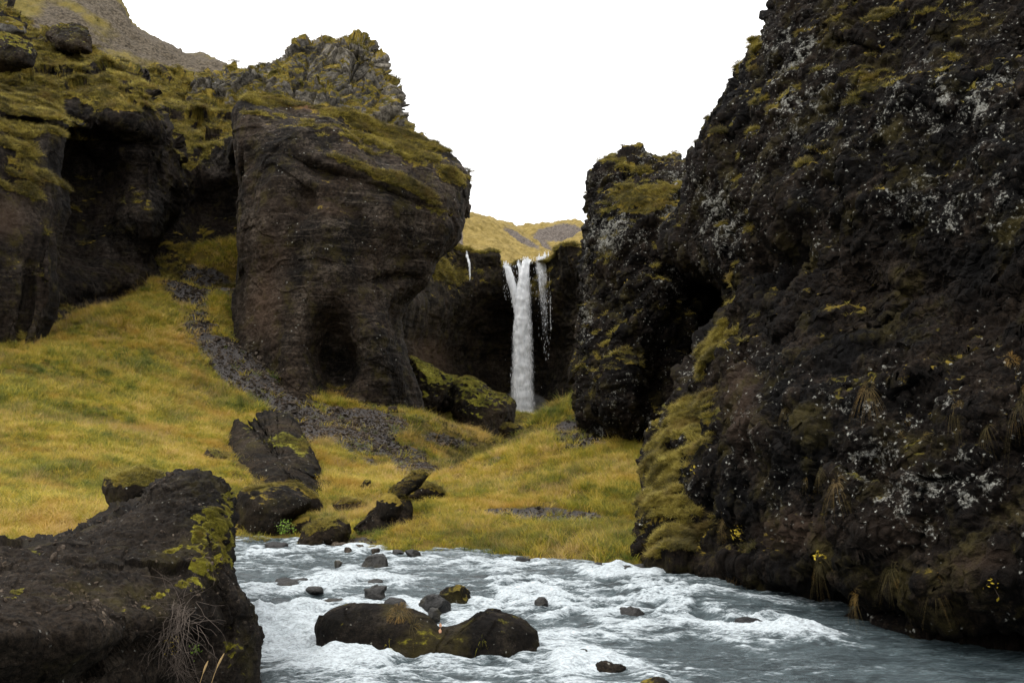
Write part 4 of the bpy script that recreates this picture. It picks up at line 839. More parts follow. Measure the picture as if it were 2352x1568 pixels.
# ------------------------------------------------------------------ the river
wy = np.r_[np.linspace(-25, 9.2, 16), np.linspace(9.4, 17, 300), np.linspace(17.03, 29, 230)]
wu = np.linspace(-1, 1, 760)
WX = wu[None] * (np.maximum(wy, 2) * 0.52 + 2.6)[:, None] + 0.6; WY = np.repeat(wy[:, None], len(wu), 1)
x, y = WX.ravel(), WY.ravel()
Q = np.stack([x, y, 0 * x], -1)
zl = water_level(x, y)
qx, qy = PX(np.stack([x, y, zl], -1))
RAPID = [(640, 1420, 110, 60, 0, .9), (700, 1480, 150, 50, 10, .8), (900, 1530, 250, 30, 0, .55), (1450, 1365, 220, 30, 3, .7), (1560, 1420, 240, 30, 8, .6), (1760, 1440, 140, 28, 8, 1.0), (1180, 1350, 110, 28, 0, .7), (1300, 1400, 110, 40, 5, .6), (1150, 1385, 60, 14, 0, .7), (1900, 1470, 150, 22, 10, .7),
         (640, 1285, 100, 14, 0, .45), (800, 1340, 170, 18, 0, .45), (1100, 1300, 200, 12, 0, .3), (2150, 1520, 360, 80, 5, -1.1), (1700, 1545, 300, 26, 0, -.1), (1640, 1390, 60, 12, 0, -.4), (1700, 1408, 60, 18, 20, -.5), (1500, 1420, 50, 16, 0, -.35), (2250, 1470, 150, 30, 5, -.9)]  # strongest negatives, lower right: foam cut to paint the cliff's shade into the water
rap = blobs(qx, qy, RAPID)
warp = np.stack([0.5 * fbm(Q, 0.6, 2, seed=5), 0.5 * fbm(Q, 0.6, 2, seed=6), 0 * x], -1)
Qw = Q + warp
st = (0.62, 1.15, 1)
big = fbm(Qw, 0.75, 2, seed=101, sc=st); mid = fbm(Qw, 2.0, 3, 0.55, ridged=True, seed=103, sc=st); sm = fbm(Qw, 5.5, 3, 0.6, ridged=True, seed=106, sc=st); ti = fbm(Qw, 17, 2, 0.6, ridged=True, seed=109, sc=st)
e = np.clip(0.55 + 0.9 * rap, 0.3, 1.5)
ch = -0.16 * sst(qy, 1398, 1432) * blobs(qx, qy, [(640, 1440, 120, 70, 0, 1)]) + 0.10 * blobs(qx, qy, [(1640, 1395, 170, 22, 6, 1), (1440, 1345, 180, 14, 0, .6), (1180, 1345, 90, 10, 0, .5), (650, 1395, 80, 16, 0, .8)]) - 0.12 * blobs(qx, qy, [(1700, 1440, 120, 14, 5, 1), (660, 1440, 60, 20, 0, 1)])
hgt = e * (0.20 * big + 0.10 * mid + 0.03 * sm + 0.008 * ti) + ch
fl = fbm(Qw, 0.9, 4, 0.6, seed=120, sc=(0.8, 1.0, 1)); fl2 = fbm(Qw, 4.5, 4, 0.65, seed=124, sc=(0.4, 1.5, 1))
foam = 0.10 + 0.40 * rap + 0.5 * fl + 0.5 * fl2 + 0.35 * (mid - 0.2) + 1.5 * (hgt - ch) / 0.3 + 0.25 * np.clip(-np.gradient(hgt.reshape(len(wy), -1), axis=0).ravel() * 18, -0.6, 1)
# foam collects round the rocks
for b in BOULDERS.values():
    if b.o.name.startswith('river_rock') or b.o.name == 'boulder':
        c = np.array(b.o.location); s = (b.P[:, 0].max() - b.P[:, 0].min()) / 2
        if c[1] > 22: continue
        r = np.hypot((x - c[0]) / (s + 0.25), (y - c[1] + 0.15) / (s * 0.6 + 0.35))
        foam += 0.4 * np.exp(-((r - 1) / 0.35) ** 2); hgt += 0.04 * np.exp(-((r - 1) / 0.3) ** 2)
wz = zl + hgt
river = mesh_np('river', np.stack([x, y, wz], -1), grid_faces(len(wy), len(wu)), None, {'foam': np.clip(foam, 0, 1.4)})
props(river, 'foaming grey green river rushing over rocks towards the viewer', kind='structure')
def water_material():
    s = NT('river_water')
    fa = s.attr('foam')
    v1 = s.position((0.5, 1.3, 1.0), (0, 0, -0.15))
    n1 = s.noise(4.5, 7, 0.7, v1, 1.2); n2 = s.noise(17, 6, 0.75, v1, 0.8)
    m = s.math('ADD', fa, s.math('ADD', s.math('MULTIPLY', s.math('SUBTRACT', n1, 0.5), 2.2), s.math('MULTIPLY', s.math('SUBTRACT', n2, 0.5), 2.0)))
    m0 = m; m = s.rng(m, 0.05, 1.0, 0, 1)
    foamc = s.mix(s.rng(m0, 0.35, 1.15), (0.065, 0.09, 0.098), (0.47, 0.52, 0.545))
    deep = s.mix(s.rng(n1, 0.3, 0.7), (0.012, 0.019, 0.022), (0.065, 0.088, 0.095))
    bump = s.n('Bump', {'Height': s.math('ADD', s.noise(22, 5, 0.7, v1, 0.4), s.math('MULTIPLY', n1, 0.8)), 'Strength': 0.8, 'Distance': 0.04}).outputs[0]
    n3 = s.noise(34, 4, 0.75, s.position((0.5, 1.0, 1.0), (0, 0, -0.25)), 0.6)
    fk = s.rng(n3, 0.32, 0.62, 0.5, 1.12)
    foamc = s.n('VectorMath', {0: foamc, 'Scale': fk}, operation='SCALE').outputs[0]
    w = s.n('BsdfPrincipled', {'Base Color': deep, 'Roughness': 0.08, 'IOR': 1.33, 'Normal': bump})
    f = s.n('BsdfPrincipled', {'Base Color': foamc, 'Roughness': 0.7, 'Specular IOR Level': 0.3, 'Normal': bump})
    mx = s.n('MixShader', {0: m, 1: w.outputs[0], 2: f.outputs[0]})
    s.t.links.new(mx.outputs[0], s.out.inputs[0])
    return s.m
M['river'] = water_material(); river.data.materials.append(M['river'])

# ------------------------------------------------------------------ scattering (one point cloud that carries instances)
def instance_group(src):
    g = bpy.data.node_groups.new('scatter', 'GeometryNodeTree')
    g.interface.new_socket('Geometry', in_out='INPUT', socket_type='NodeSocketGeometry')
    g.interface.new_socket('Geometry', in_out='OUTPUT', socket_type='NodeSocketGeometry')
    n = g.nodes; L = g.links.new
    i = n.new('NodeGroupInput'); o = n.new('NodeGroupOutput'); ci = n.new('GeometryNodeCollectionInfo'); ip = n.new('GeometryNodeInstanceOnPoints')
    ci.inputs['Collection'].default_value = src; ci.inputs['Separate Children'].default_value = True; ci.inputs['Reset Children'].default_value = True
    def na(name, typ):
        a = n.new('GeometryNodeInputNamedAttribute'); a.data_type = typ; a.inputs['Name'].default_value = name; return a.outputs[0]
    ip.inputs['Pick Instance'].default_value = True
    L(i.outputs[0], ip.inputs['Points']); L(ci.outputs[0], ip.inputs['Instance']); L(na('pick', 'INT'), ip.inputs['Instance Index'])
    L(na('rot', 'FLOAT_VECTOR'), ip.inputs['Rotation']); L(na('siz', 'FLOAT'), ip.inputs['Scale']); L(ip.outputs[0], o.inputs[0])
    return g
def scatter(name, P, up, siz, sources, parent=None, label=None, cat=None, spin=True):
    n = len(P)
    if n == 0: return None
    src = bpy.data.collections.new(name + '_kinds')
    for s_ in sources: src.objects.link(s_)
    z = up / (np.linalg.norm(up, axis=1, keepdims=True) + 1e-9)
    a = RNG.uniform(0, 2 * np.pi, n)
    t = np.stack([np.cos(a), np.sin(a), 0 * a], -1)
    xx = np.cross(t, z); xx /= np.linalg.norm(xx, axis=1, keepdims=True) + 1e-9
    yy = np.cross(z, xx)
    ey = -np.arcsin(np.clip(xx[:, 2], -1, 1)); ex = np.arctan2(yy[:, 2], z[:, 2]); ez = np.arctan2(xx[:, 1], xx[:, 0])
    me = bpy.data.meshes.new(name); me.vertices.add(n); me.vertices.foreach_set('co', np.asarray(P, F).ravel())
    r = me.attributes.new('rot', 'FLOAT_VECTOR', 'POINT'); r.data.foreach_set('vector', np.stack([ex, ey, ez], -1).astype(F).ravel())
    q = me.attributes.new('siz', 'FLOAT', 'POINT'); q.data.foreach_set('value', np.asarray(siz, F))
    k = me.attributes.new('pick', 'INT', 'POINT'); k.data.foreach_set('value', RNG.integers(0, len(sources), n).astype(np.int32))
    o = bpy.data.objects.new(name, me); COL.objects.link(o)
    if parent: o.parent = parent
    m = o.modifiers.new('scatter', 'NODES'); m.node_group = instance_group(src)
    props(o, label, cat, kind='stuff')
    return o
def source(name, V, Fc, mat, attrs=None):
    o = mesh_np(name, V, Fc, mat, attrs, smooth=False); COL.objects.unlink(o); return o
def tuft_mesh(nbl, h, spread, width, lean=0.3, droop=0.5, seed=0, segs=3):
    r = np.random.default_rng(seed); V = []; Fc = []; tip = []
    for b in range(nbl):
        a = r.uniform(0, 2 * np.pi); rr = spread * math.sqrt(r.random()); bx, by = rr * math.cos(a), rr * math.sin(a)
        da = a + r.normal() * 0.7; L = h * r.uniform(0.55, 1.15); ln = lean * r.uniform(0.2, 1.4); w = width * r.uniform(0.6, 1.3)
        dx, dy = math.cos(da), math.sin(da); sx, sy = -dy, dx; wa = r.uniform(0, np.pi); sx, sy = math.cos(wa), math.sin(wa)
        i0 = len(V)
        for k in range(segs + 1):
            t = k / segs; out = ln * t * L + droop * t * t * L * 0.5; up = L * t * (1 - droop * 0.55 * t)
            ww = w * (1 - t * 0.85)
            V.append((bx + dx * out - sx * ww / 2, by + dy * out - sy * ww / 2, up - 0.02)); V.append((bx + dx * out + sx * ww / 2, by + dy * out + sy * ww / 2, up - 0.02)); tip += [t, t]
        for k in range(segs): q = i0 + 2 * k; Fc.append((q, q + 1, q + 3, q + 2))
    return np.array(V), np.array(Fc), np.array(tip)
def tuft_source(name, mat, *a, **k):
    V, Fc, t = tuft_mesh(*a, **k); return source(name, V, Fc, mat, {'tip': t})
def sample(P, w, n, jit):
    w = w / w.sum(); i = RNG.choice(len(P), n, p=w)
    return i, P[i] + RNG.normal(size=(n, 3)) * np.asarray(jit)[i][:, None] * np.array([1, 1, 0])

G_SRC = [tuft_source('grass_kind', M['grass'], 26, 0.30, 0.16, 0.012, 0.35, 0.55, s) for s in range(3)] + [tuft_source('grass_kind', M['grass'], 22, 0.42, 0.14, 0.010, 0.3, 0.9, 10 + s) for s in range(3)]
vis = (gpx > -60) & (gpx < 1760) & (gpy > 520) & (gpy < 1340) & (P0[:, 1] > 14) & (P0[:, 1] < 115)
above = sst(gz - water_level(P0[:, 0], P0[:, 1]), -0.03, 0.05)
facing = -(gN * (P0 - np.array([0, 0, CAM_H]))).sum(1) / (np.linalg.norm(P0, axis=1)) 
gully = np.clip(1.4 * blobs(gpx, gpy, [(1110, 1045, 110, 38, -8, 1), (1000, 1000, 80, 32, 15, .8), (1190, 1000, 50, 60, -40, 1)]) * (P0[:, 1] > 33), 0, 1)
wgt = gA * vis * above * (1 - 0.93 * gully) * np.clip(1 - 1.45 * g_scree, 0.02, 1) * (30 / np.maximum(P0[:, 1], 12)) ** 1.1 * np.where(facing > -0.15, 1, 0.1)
dense = (0.3 + sst(fbm(P0 * [1, 1, 0], 0.5, 3, seed=7), -0.4, 0.2)) * (1 - 0.8 * sst(fbm(P0 * [1, 1, 0], 0.9, 3, 0.6, seed=37), 0.25, 0.42))
occ = set()
for b in BOULDERS.values():
    if b.P[:, 1].min() > 60: continue
    bz = b.P[b.front]
    for dy in (0.0, -0.15): occ.update(map(tuple, np.floor(np.stack([bz[:, 0], bz[:, 1] + dy], -1) / 0.12).astype(int)[::2]))
okg = np.array([tuple(q) not in occ for q in np.floor(P0[:, :2] / 0.12).astype(int)])
wgt = wgt * np.where(okg, 1, 0.05)
i, p = sample(P0, wgt * dense, 140000, np.sqrt(gA) * 0.6)
down = gN[i] * 0.6 + np.array([0, 0, 0.9]) + RNG.normal(size=(len(i), 3)) * 0.16 + np.array([0.12, -0.18, 0])
sz = RNG.uniform(0.55, 1.15, len(i)) * (0.75 + 0.5 * sst(fbm(p * [1, 1, 0], 0.25, 2, seed=31), -0.3, 0.4)) * np.clip(p[:, 1] / 34, 0.75, 1.7)
W_SRC = [tuft_source('straw_kind', M['straw_grass'], 9, 0.55, 0.10, 0.007, 0.25, 0.6, 40 + s, 4) for s in range(3)]
iw, pw = sample(P0, wgt * sst(fbm(P0 * [1, 1, 0], 0.35, 3, seed=17), -0.05, 0.3), 16000, np.sqrt(gA) * 0.6)
scatter('straw', pw, gN[iw] * 0.3 + [0, 0, 1] + RNG.normal(size=(len(iw), 3)) * 0.15, RNG.uniform(.6, 1.2, len(iw)) * np.clip(pw[:, 1] / 34, .7, 1.5), W_SRC, label='pale straw stalks standing in the golden grass', cat='grass')
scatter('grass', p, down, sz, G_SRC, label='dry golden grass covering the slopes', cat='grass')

# scree stones
def stone_source(name, mat, seed, sub=1, flat=0.6):
    V, Fc = ICO[sub]; r = np.random.default_rng(seed); V = V.copy()
    for k in range(7):
        n = r.normal(size=3); n /= np.linalg.norm(n); q = V @ n; V = V - np.maximum(q - 0.55, 0)[:, None] * n
    V = V * np.array([1, r.uniform(.6, .9), flat * r.uniform(.7, 1.2)])
    return source(name, V, Fc, mat, {'moss': np.zeros(len(V)), 'tint': np.zeros(len(V)), 'lich': np.zeros(len(V))})
S_SRC = [stone_source('stone_kind', M['stone'], s, 2) for s in range(5)]
w2 = gA * vis * above * sst(g_scree, 0.35, 0.8) * (35 / np.maximum(P0[:, 1], 12)) ** 0.6
i, p = sample(P0, w2, 60000, np.sqrt(gA) * 0.6)
scatter('gravel', p, RNG.normal(size=(len(i), 3)) * 0.6 + [0, 0, 1], np.exp(RNG.normal(size=len(i)) * 0.55) * 0.030 * np.clip(p[:, 1] / 34, .7, 1.6), S_SRC, label='grey scree gravel running down the slopes', cat='gravel')

# moss and grass growing on the rock bodies
C_SRC = [tuft_source('moss_kind', M['cliff_grass'], 20, 0.24, 0.13, 0.016, 0.5, 0.9, 30 + s, 2) for s in range(4)]
def grow(b, n, s=1.0, lo=0.55, nm='moss', src=None, size_pow=1.0, upmin=-0.4):
    vis = b.front & (b.px > -40) & (b.px < 2400) & (b.py > -40) & (b.py < 1600)
    w = b.area * sst(b.moss, lo, lo + 0.3) * vis * sst(b.up, upmin, upmin + 0.6)
    if w.sum() < 1e-6: return
    i, p = sample(b.P, w, n, np.sqrt(b.area) * 0.5 + 1e-4)
    d = b.N[i] * 0.7 + np.array([0, 0, 0.55]) + RNG.normal(size=(n, 3)) * 0.25
    if b.o.location.length > 0: p = p - np.array(b.o.location)
    d = d + 0.35 * fbm(p * 1.0, 1.3, 2, seed=55)[:, None] * np.array([1.0, 0.3, -1.0])
    scatter(nm, p, d, RNG.uniform(0.35, 1.3, n) * s, src or C_SRC, parent=b.o)
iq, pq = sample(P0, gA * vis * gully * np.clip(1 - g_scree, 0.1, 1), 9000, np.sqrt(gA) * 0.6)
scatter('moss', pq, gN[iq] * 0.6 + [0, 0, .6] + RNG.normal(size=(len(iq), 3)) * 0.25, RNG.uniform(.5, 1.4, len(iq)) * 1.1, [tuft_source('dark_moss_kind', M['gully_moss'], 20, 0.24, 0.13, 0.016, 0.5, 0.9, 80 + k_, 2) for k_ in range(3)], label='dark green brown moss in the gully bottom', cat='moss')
grow(B['left'], 30000, 1.0); grow(B['butt'], 16000, 0.9); grow(B['gully'], 22000, 1.2); grow(B['pillar'], 16000, 0.9); grow(B['crag'], 4000, 0.9, 0.6); grow(B['ridge'], 2500, 1.0, .6)
grow(B['back'], 9000, 1.6); grow(B['mid'], 9000, 0.5); grow(B['right'], 40000, 0.42)
F_SRC = [tuft_source('cushion_kind', M['fore_moss'], 26, 0.05, 0.05, 0.006, 0.6, 0.6, 60 + s, 2) for s in range(3)]
grow(B['fore'], 26000, 0.22, 0.62, src=F_SRC)
b = B['fore']; w = b.area * b.front * (b.up > 0.25) * (0.15 + sst(fbm(b.P, 1.6, 3, seed=8), 0.05, 0.3)); i, p = sample(b.P, w, 3500, np.sqrt(b.area) * .5)
scatter('grit', p - b.N[i] * 0.004, RNG.normal(size=(len(i), 3)), np.exp(RNG.normal(size=len(i)) * 0.6) * 0.011, S_SRC, parent=b.o)
for k, b in list(BOULDERS.items()):
    sz = b.P[:, 0].max() - b.P[:, 0].min()
    if sz > 0.9: grow(b, int(min(2500, 260 * sz * sz) + 120), 0.35 if sz < 6 else 1.0, 0.6, upmin=0.0)

# ------------------------------------------------------------------ the waterfall
def fall_material():
    s = NT('falling_water')
    v = s.position((2.2, 2.2, 0.45))
    n = s.noise(1.6, 5, 0.65, v); n2 = s.noise(6, 4, 0.7, v)
    c = s.mix(s.rng(n, 0.35, 0.65), (0.72, 0.74, 0.76), (0.96, 0.97, 0.98))
    d = s.n('BsdfPrincipled', {'Base Color': c, 'Roughness': 0.6}); tr = s.n('BsdfTranslucent', {'Color': c})
    m1 = s.n('MixShader', {0: 0.4, 1: d.outputs[0], 2: tr.outputs[0]})
    tp = s.n('BsdfTransparent')
    al = s.attr('thin')
    k = s.rng(s.math('ADD', s.math('MULTIPLY', n2, 0.6), s.math('SUBTRACT', 0.75, al)), 0.05, 0.42)
    mx = s.n('MixShader', {0: k, 1: tp.outputs[0], 2: m1.outputs[0]})
    s.t.links.new(mx.outputs[0], s.out.inputs[0])
    return s.m
M['fall'] = fall_material()
fall = bpy.data.objects.new('waterfall', None); fall.location = W(1195, 955, 99); COL.objects.link(fall)
props(fall, 'tall white waterfall plunging down the dark cliff in the centre', 'waterfall')
def ribbon(name, path, thick, nseg=150, nring=20, thin=0.0, seed=0, fade=0.0):
    """falling sheet of water: path = (px, py, half width in picture units, distance)"""
    p = np.array(path, float); t = np.linspace(0, 1, nseg); tt = np.linspace(0, 1, len(p)); c = np.stack([np.interp(t, tt, p[:, k]) for k in range(4)], -1)
    r = np.random.default_rng(seed)
    a = np.linspace(0, 2 * np.pi, nring, endpoint=False)
    Cw = W(c[:, 0], c[:, 1], c[:, 3]); hw = c[:, 2] / FOC * c[:, 3]
    V = Cw[:, None] + np.stack([np.cos(a)[None] * hw[:, None], np.sin(a)[None] * np.minimum(thick, hw * 0.9)[:, None], 0 * a[None] * hw[:, None]], -1)
    Vf = V.reshape(-1, 3)
    n = fbm(Vf, 1.6, 4, 0.6, seed=seed + 5, sc=(1, 1, 0.4)); out = np.stack([np.cos(np.tile(a, nseg)), np.sin(np.tile(a, nseg)), 0 * n], -1)
    Vf = Vf + out * (n * np.repeat(np.minimum(hw, .9), nring) * 0.38 + fbm(Vf, 5, 3, 0.6, seed=seed + 9, sc=(1, 1, 0.2)) * 0.08)[:, None]
    i = np.arange(nseg * nring).reshape(nseg, nring); j = np.roll(i, -1, 1)
    q = np.stack([i[:-1], j[:-1], j[1:], i[1:]], -1).reshape(-1, 4)
    edge = np.abs(np.cos(np.tile(a, nseg))) ** 3
    o = mesh_np(name, Vf - np.array(fall.location), q, M['fall'], {'thin': thin + 0.45 * edge + fade * np.repeat(t, nring) ** 1.5}, parent=fall)
    return Cw, hw
strands = []
strands.append(ribbon('main_stream', [(1211, 597, 9, 99.5), (1207, 606, 10, 98), (1203, 640, 12, 97.4), (1198, 690, 16, 97.2), (1197, 760, 18, 97), (1197, 840, 19, 97), (1197, 900, 20, 97), (1197, 960, 22, 97)], 0.7, 200, 28, seed=1) + (1.0,))
strands.append(ribbon('side_stream', [(1160, 610, 6, 99), (1166, 615, 8, 98), (1174, 645, 9, 97.6), (1183, 680, 9, 97.4), (1190, 720, 7, 97.3)], 0.5, 100, 20, seed=2, thin=0.1) + (0.5,))
strands.append(ribbon('side_stream', [(1190, 604, 3, 99), (1193, 612, 3.5, 98.4), (1198, 640, 4, 97.8)], 0.3, 50, 12, seed=3, thin=0.1) + (0.1,))
strands.append(ribbon('veil', [(1243, 590, 16, 98.6), (1246, 640, 18, 98), (1250, 720, 15, 97.8), (1254, 830, 12, 97.6)], 0.25, 90, 16, seed=14, thin=.72, fade=.35) + (0.1,))
strands.append(ribbon('veil', [(1205, 640, 16, 97.6), (1200, 760, 27, 97.2), (1200, 960, 33, 97)], 0.8, 120, 20, seed=15, thin=.66) + (0.1,))
strands.append(ribbon('thin_stream', [(1238, 588, 2, 99), (1239, 640, 1.5, 98.2), (1240, 660, 1, 98)], 0.15, 50, 8, seed=4, thin=.3, fade=.5) + (0.1,))
strands.append(ribbon('thin_stream', [(1251, 584, 3, 99), (1253, 620, 3, 98.2), (1254, 650, 2, 98)], 0.15, 50, 8, seed=5, thin=.35, fade=.5) + (0.15,))
strands.append(ribbon('thin_stream', [(1259, 584, 1.5, 99), (1262, 640, 1.5, 98), (1265, 760, 1.2, 98)], 0.15, 60, 8, seed=6, thin=.4, fade=.5) + (0.12,))
strands.append(ribbon('thin_stream', [(1072, 584, 2.5, 95.5), (1078, 605, 2.5, 94.8), (1080, 640, 1.5, 94.4)], 0.2, 50, 8, seed=7, thin=.3, fade=.5) + (0.08,))
ms = NT('mist_air'); ms.t.links.new(ms.n('VolumePrincipled', {'Density': 0.07, 'Color': (0.95, 0.96, 0.97, 1), 'Anisotropy': 0.2}).outputs[0], ms.out.inputs['Volume'])
for (mx_, my_, md_, r_) in [(1197, 945, 96.0, (3.0, 1.6, 2.0))]:
    V_, F_ = ICO[3]; c_ = W(mx_, my_, md_); o_ = mesh_np('mist', V_ * np.array(r_) * (1 + 0.2 * fbm(V_, 1.5, 2))[:, None], F_, ms.m); o_.location = c_; props(o_, 'soft spray mist at the foot of the waterfall', 'mist', kind='stuff')
# ragged drops and spray torn off the streams
dV, dF = ICO[1]
drops = [source('drop_kind', dV * np.array([0.022, 0.022, 0.16]) * s, dF, M['fall'], {'thin': np.full(len(dV), 0.1)}) for s in (0.7, 1.0, 1.5)]
pp = []
for Cw, hw, amt in strands:
    n = int(1500 * amt); k = RNG.integers(0, len(Cw), n)
    off = RNG.normal(size=n); pp.append(Cw[k] + np.stack([off * hw[k] * 0.5, RNG.normal(size=n) * 0.3 - 0.3, RNG.uniform(-.3, .3, n)], -1))
for (px0, px1, py0, py1, n) in [(1222, 1268, 590, 690, 90), (1246, 1270, 640, 760, 25), (1155, 1195, 610, 690, 160), (1068, 1086, 600, 680, 30)]:
    u = RNG.uniform(size=n) ** 1.3; pp.append(W(RNG.uniform(px0, px1, n), py0 + (py1 - py0) * u, 98))
pp = np.concatenate(pp)
scatter('spray', pp - np.array(fall.location), np.tile([0, 0, 1.0], (len(pp), 1)), RNG.uniform(0.25, 0.8, len(pp)), drops, parent=fall)

# ------------------------------------------------------------------ plants that stand alone
def tuft_object(name, pos, nrm, h, nb, label, seed, mat='tuft', group=None, droop=1.6, width=0.006):
    V, Fc, t = tuft_mesh(nb, h, h * 0.3, width * .8, 0.6, droop, seed, 5)
    n = np.array(nrm) * 0.9 + np.array([0, 0, 0.45]); n /= np.linalg.norm(n)
    a = np.cross([0.3, 1, 0.2], n); a /= np.linalg.norm(a); b = np.cross(n, a)
    V = V[:, :1] * a + V[:, 1:2] * b + V[:, 2:] * n
    V[:, 2] -= 1.1 * np.hypot(V[:, 0], V[:, 1]) ** 1.6 / max(h, .1) ** .6; V[:, :2] *= 0.75
    o = mesh_np(name, V, Fc, M[mat], {'tip': t}, smooth=False); o.location = pos
    return props(o, label, 'grass tuft', group)
TUFTS = [(785, 225, .24, 'straggly pale grass tuft just left of the largest tan tuft on the big cliff'), (940, 250, .3, 'largest tan grass tuft, mop shaped, in the middle of the big right cliff'),
         (1335, 320, .3, 'second large tan grass tuft, to the right of the mop shaped one'), (1105, 385, .2, 'thin upright rusty tuft low between the two large tan tufts'), (1455, 430, .18, 'wide thin tuft below right of the second large tan tuft'),
         (1075, 475, .14, 'small tan tuft under the thin upright rusty tuft'), (1180, 470, .18, 'loose straw tuft beside the small tan tuft, under the large ones'), (715, 635, .14, 'small reddish tuft on bare rock left of the pale drooping tuft'),
         (795, 660, .24, 'pale drooping tuft beneath the mop shaped tuft, beside a small reddish one'), (655, 665, .12, 'tiny red brown tuft furthest left of three low on the cliff face'), (560, 360, .16, 'spidery pale tuft above the small tufts on the left of the big cliff'),
         (1570, 130, .3, 'long straggly tuft high at the right edge of the picture'), (1605, 320, .3, 'long reddish tuft at the right picture edge below the straggly one'), (395, 980, .4, 'long drooping green and brown tuft with bare roots hanging at the cliff foot'),
         (290, 850, .24, 'brown tuft left of the long drooping rooted tuft at the cliff foot'), (720, 1030, .24, 'thin hanging tuft right of the rooted one over dark rock'), (1030, 1050, .22, 'narrow hanging brown tuft midway along the cliff foot'),
         (880, 1175, .28, 'golden brown tuft drooping closest above the dark water'), (1225, 1110, .2, 'slim hanging tuft right of the one drooping above the water')]
for i, (zx, zy, h, lab) in enumerate(TUFTS):
    p, n = hit(B['right'], 1505 + zx * .52, 752.6 + zy * .52)
    tuft_object('grass_tuft', p, n, h * 1.1, int(60 + 160 * h), lab, 200 + i, group='grass tufts growing on the big right cliff')
hb = list(BOULDERS.values())[0]
p, n = hit(hb, 918, 1412); tuft_object('grass_tuft', p + n * 0.1, n + np.array([0, -.5, .1]), 0.42, 150, 'golden grass tuft draped down the face of the double humped boulder', 301, droop=2.2, width=0.007)
p, n = hit(hb, 950, 1430); tuft_object('grass_tuft', p + n * .03, n + np.array([.5, 0, .8]), 0.24, 34, 'spiky upright golden tuft right of the draped tuft on the midstream boulder', 302, droop=0.4, width=0.008)
p, n = hit(hb, 885, 1482); tuft_object('grass_tuft', p, n, 0.14, 40, 'small green grass tuft near the waterline of the midstream boulder', 303, mat='grass', droop=1.0)
p, n = hit(hb, 1110, 1460); tuft_object('grass_tuft', p, n, 0.13, 26, 'small green tuft in the saddle of the midstream boulder', 304, mat='grass', droop=1.2)
def leafy(name, pos, nrm, size, nl, mat, label, seed, leaf=0.03, cat='plant', group=None):
    r = np.random.default_rng(seed); V = []; Fc = []; SV = []; SF = []
    nrm = np.array(nrm); up = nrm * 0.6 + [0, 0, .5]
    for k in range(nl):
        d = up + r.normal(size=3) * 0.7; d /= np.linalg.norm(d); c = d * size * r.uniform(.3, 1)
        a = r.normal(size=3); a /= np.linalg.norm(a); b = np.cross(a, d); b /= np.linalg.norm(b); s = leaf * r.uniform(.6, 1.3)
        q = len(V); V += [c, c + a * s + b * s * .5, c + a * s * 2, c + a * s - b * s * .5, ]; Fc.append((q, q + 1, q + 2, q + 3))
        q = len(SV); w = 0.002; SV += [(0, 0, 0), (w, 0, 0), tuple(c + [w, 0, 0]), tuple(c)]; SF.append((q, q + 1, q + 2, q + 3))
    e = bpy.data.objects.new(name, None); e.location = pos; COL.objects.link(e); props(e, label, cat, group)
    mesh_np('leaves', V, Fc, M[mat], parent=e, smooth=False); mesh_np('stems', SV, SF, M['twig'], parent=e, smooth=False)
for k, (x_, y_, sz, nl, m, lab) in enumerate([(1697, 1225, .2, 46, 'yellow_leaf', 'yellow leaved plant above the long hanging tuft at the cliff foot'), (1593, 1085, .12, 9, 'yellow_leaf', 'bright yellow sprig on the grassy ramp against the big cliff'), (1538, 1077, .1, 10, 'yellow_leaf', 'small yellow sprig at the left edge of the grassy ramp'),
                                  (1880, 1282, .14, 22, 'yellow_leaf', 'low yellow leaved plant halfway along the cliff foot'), (2285, 1355, .12, 16, 'yellow_leaf', 'tiny yellow plant low on the cliff at the right edge')]):
    p, n = hit(B['right'], x_, y_); leafy('leafy_plant', p, n, sz, nl, m, lab, 400 + k)
p, n = hit(B['fore'], 390, 1478); leafy('leafy_plant', p, n, .12, 60, 'yellow_leaf', 'yellow leaved creeper on the dark foot of the foreground boulder', 410, leaf=0.012)
p, n = hit(B['fore'], 440, 1495); leafy('leafy_plant', p, n, .12, 60, 'green_leaf', 'green leaved creeper right of the yellow one on the foreground boulder', 411, leaf=0.011)
gpos = W(655, 1222, 24.2); leafy('leafy_plant', gpos, (0, -.5, .5), .32, 160, 'green_leaf', 'bright green leafy clump at the waterline beside the bank boulder', 412, leaf=0.03)
# dead twigs
def twigs(name, pos, nrm, size, n, label, seed, dirv):
    r = np.random.default_rng(seed); V = []; Fc = []
    for k in range(n):
        p = r.normal(size=3) * size * 0.12; d = np.array(dirv, float) + r.normal(size=3) * 0.5; d /= np.linalg.norm(d); w = 0.0022
        for s in range(7):
            q = p + d * size * r.uniform(.08, .2); d = d + r.normal(size=3) * 0.35; d /= np.linalg.norm(d)
            i0 = len(V); a = np.cross(d, [.3, .2, 1.0]); a = a / np.linalg.norm(a) * w; b = np.cross(d, a); b = b / np.linalg.norm(b) * w
            V += [p + a, p - a * .5 + b, p - a * .5 - b, q + a, q - a * .5 + b, q - a * .5 - b]
            Fc += [(i0, i0 + 1, i0 + 4, i0 + 3), (i0 + 1, i0 + 2, i0 + 5, i0 + 4), (i0 + 2, i0, i0 + 3, i0 + 5)]; p = q; w *= 0.85
    o = mesh_np(name, V, Fc, M['twig'], smooth=False); o.location = pos; return props(o, label, 'dead plant')
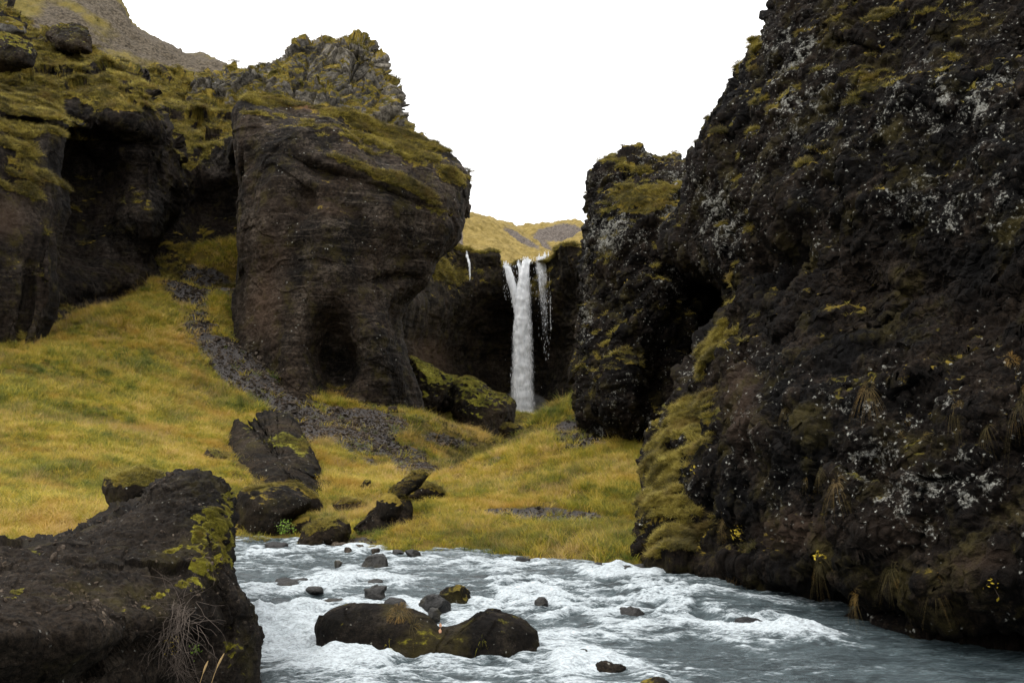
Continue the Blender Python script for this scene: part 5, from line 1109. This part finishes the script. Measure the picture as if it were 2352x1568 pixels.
p, n = hit(B['fore'], 400, 1415); twigs('dead_twigs', p + n * .05, n, 0.5, 150, 'tangle of dead grey brown twigs hanging on the foreground boulder', 1, (-.3, -.5, -.45))
p, n = hit(B['fore'], 395, 1510); twigs('dead_twigs', p + n * .04, n, 0.4, 90, 'lower curtain of dead rootlets at the bottom of the foreground boulder', 2, (0.05, -.4, -.8))
def stalk(name, pos, h, lean_, label, seed):
    V = []; Fc = []; n = 10
    for k in range(n + 1):
        t = k / n; c = np.array([lean_[0] * t * t * h, lean_[1] * t * t * h, h * t]); r = 0.0022 if t < 0.72 else 0.0022 + 0.007 * math.sin((t - 0.72) / 0.28 * math.pi) + 0.001
        for a in range(5): V.append(c + r * np.array([math.cos(a * 1.2566), math.sin(a * 1.2566), 0]))
    for k in range(n):
        for a in range(5): b = (a + 1) % 5; Fc.append((k * 5 + a, k * 5 + b, k * 5 + 5 + b, k * 5 + 5 + a))
    o = mesh_np(name, V, Fc, M['straw']); o.location = pos; return props(o, label, 'grass stalk')
stalk('seed_stalk', W(478, 1620, 8.6), 0.42, (0.28, 0), 'tall pale seed head stalk, nearer the river, at the foreground boulder foot', 1)
stalk('seed_stalk', W(452, 1620, 8.6), 0.36, (0.22, 0), 'shorter pale seed head stalk beside the taller one at the boulder foot', 2)
p, n = hit(hb, 1015, 1425)
for (lx, lz, lab) in [(1012, 1437, 'upper dry pink leaf on the midstream boulder beside the draped tuft'), (1006, 1447, 'lower dry pink leaf on the midstream boulder beside the draped tuft')]:
    q, nn = hit(hb, lx - 0, lz)
    V = []
    for t, w in [(0, 0), (.3, .5), (.6, .42), (1, 0)]: V += [(-w * .035, -0.01 * math.sin(t * 3), -t * .085), (w * .035, -0.01 * math.sin(t * 3) - .006, -t * .085)]
    o = mesh_np('leaf', V, [(0, 1, 3, 2), (2, 3, 5, 4), (4, 5, 7, 6)], M['pink_leaf']); o.location = q + nn * 0.05; props(o, lab, 'leaf')
print('TRIS', sum(sum(len(p.vertices) - 2 for p in o.data.polygons) if False else len(o.data.polygons) * 2 for o in scene.objects if o.type == 'MESH'))
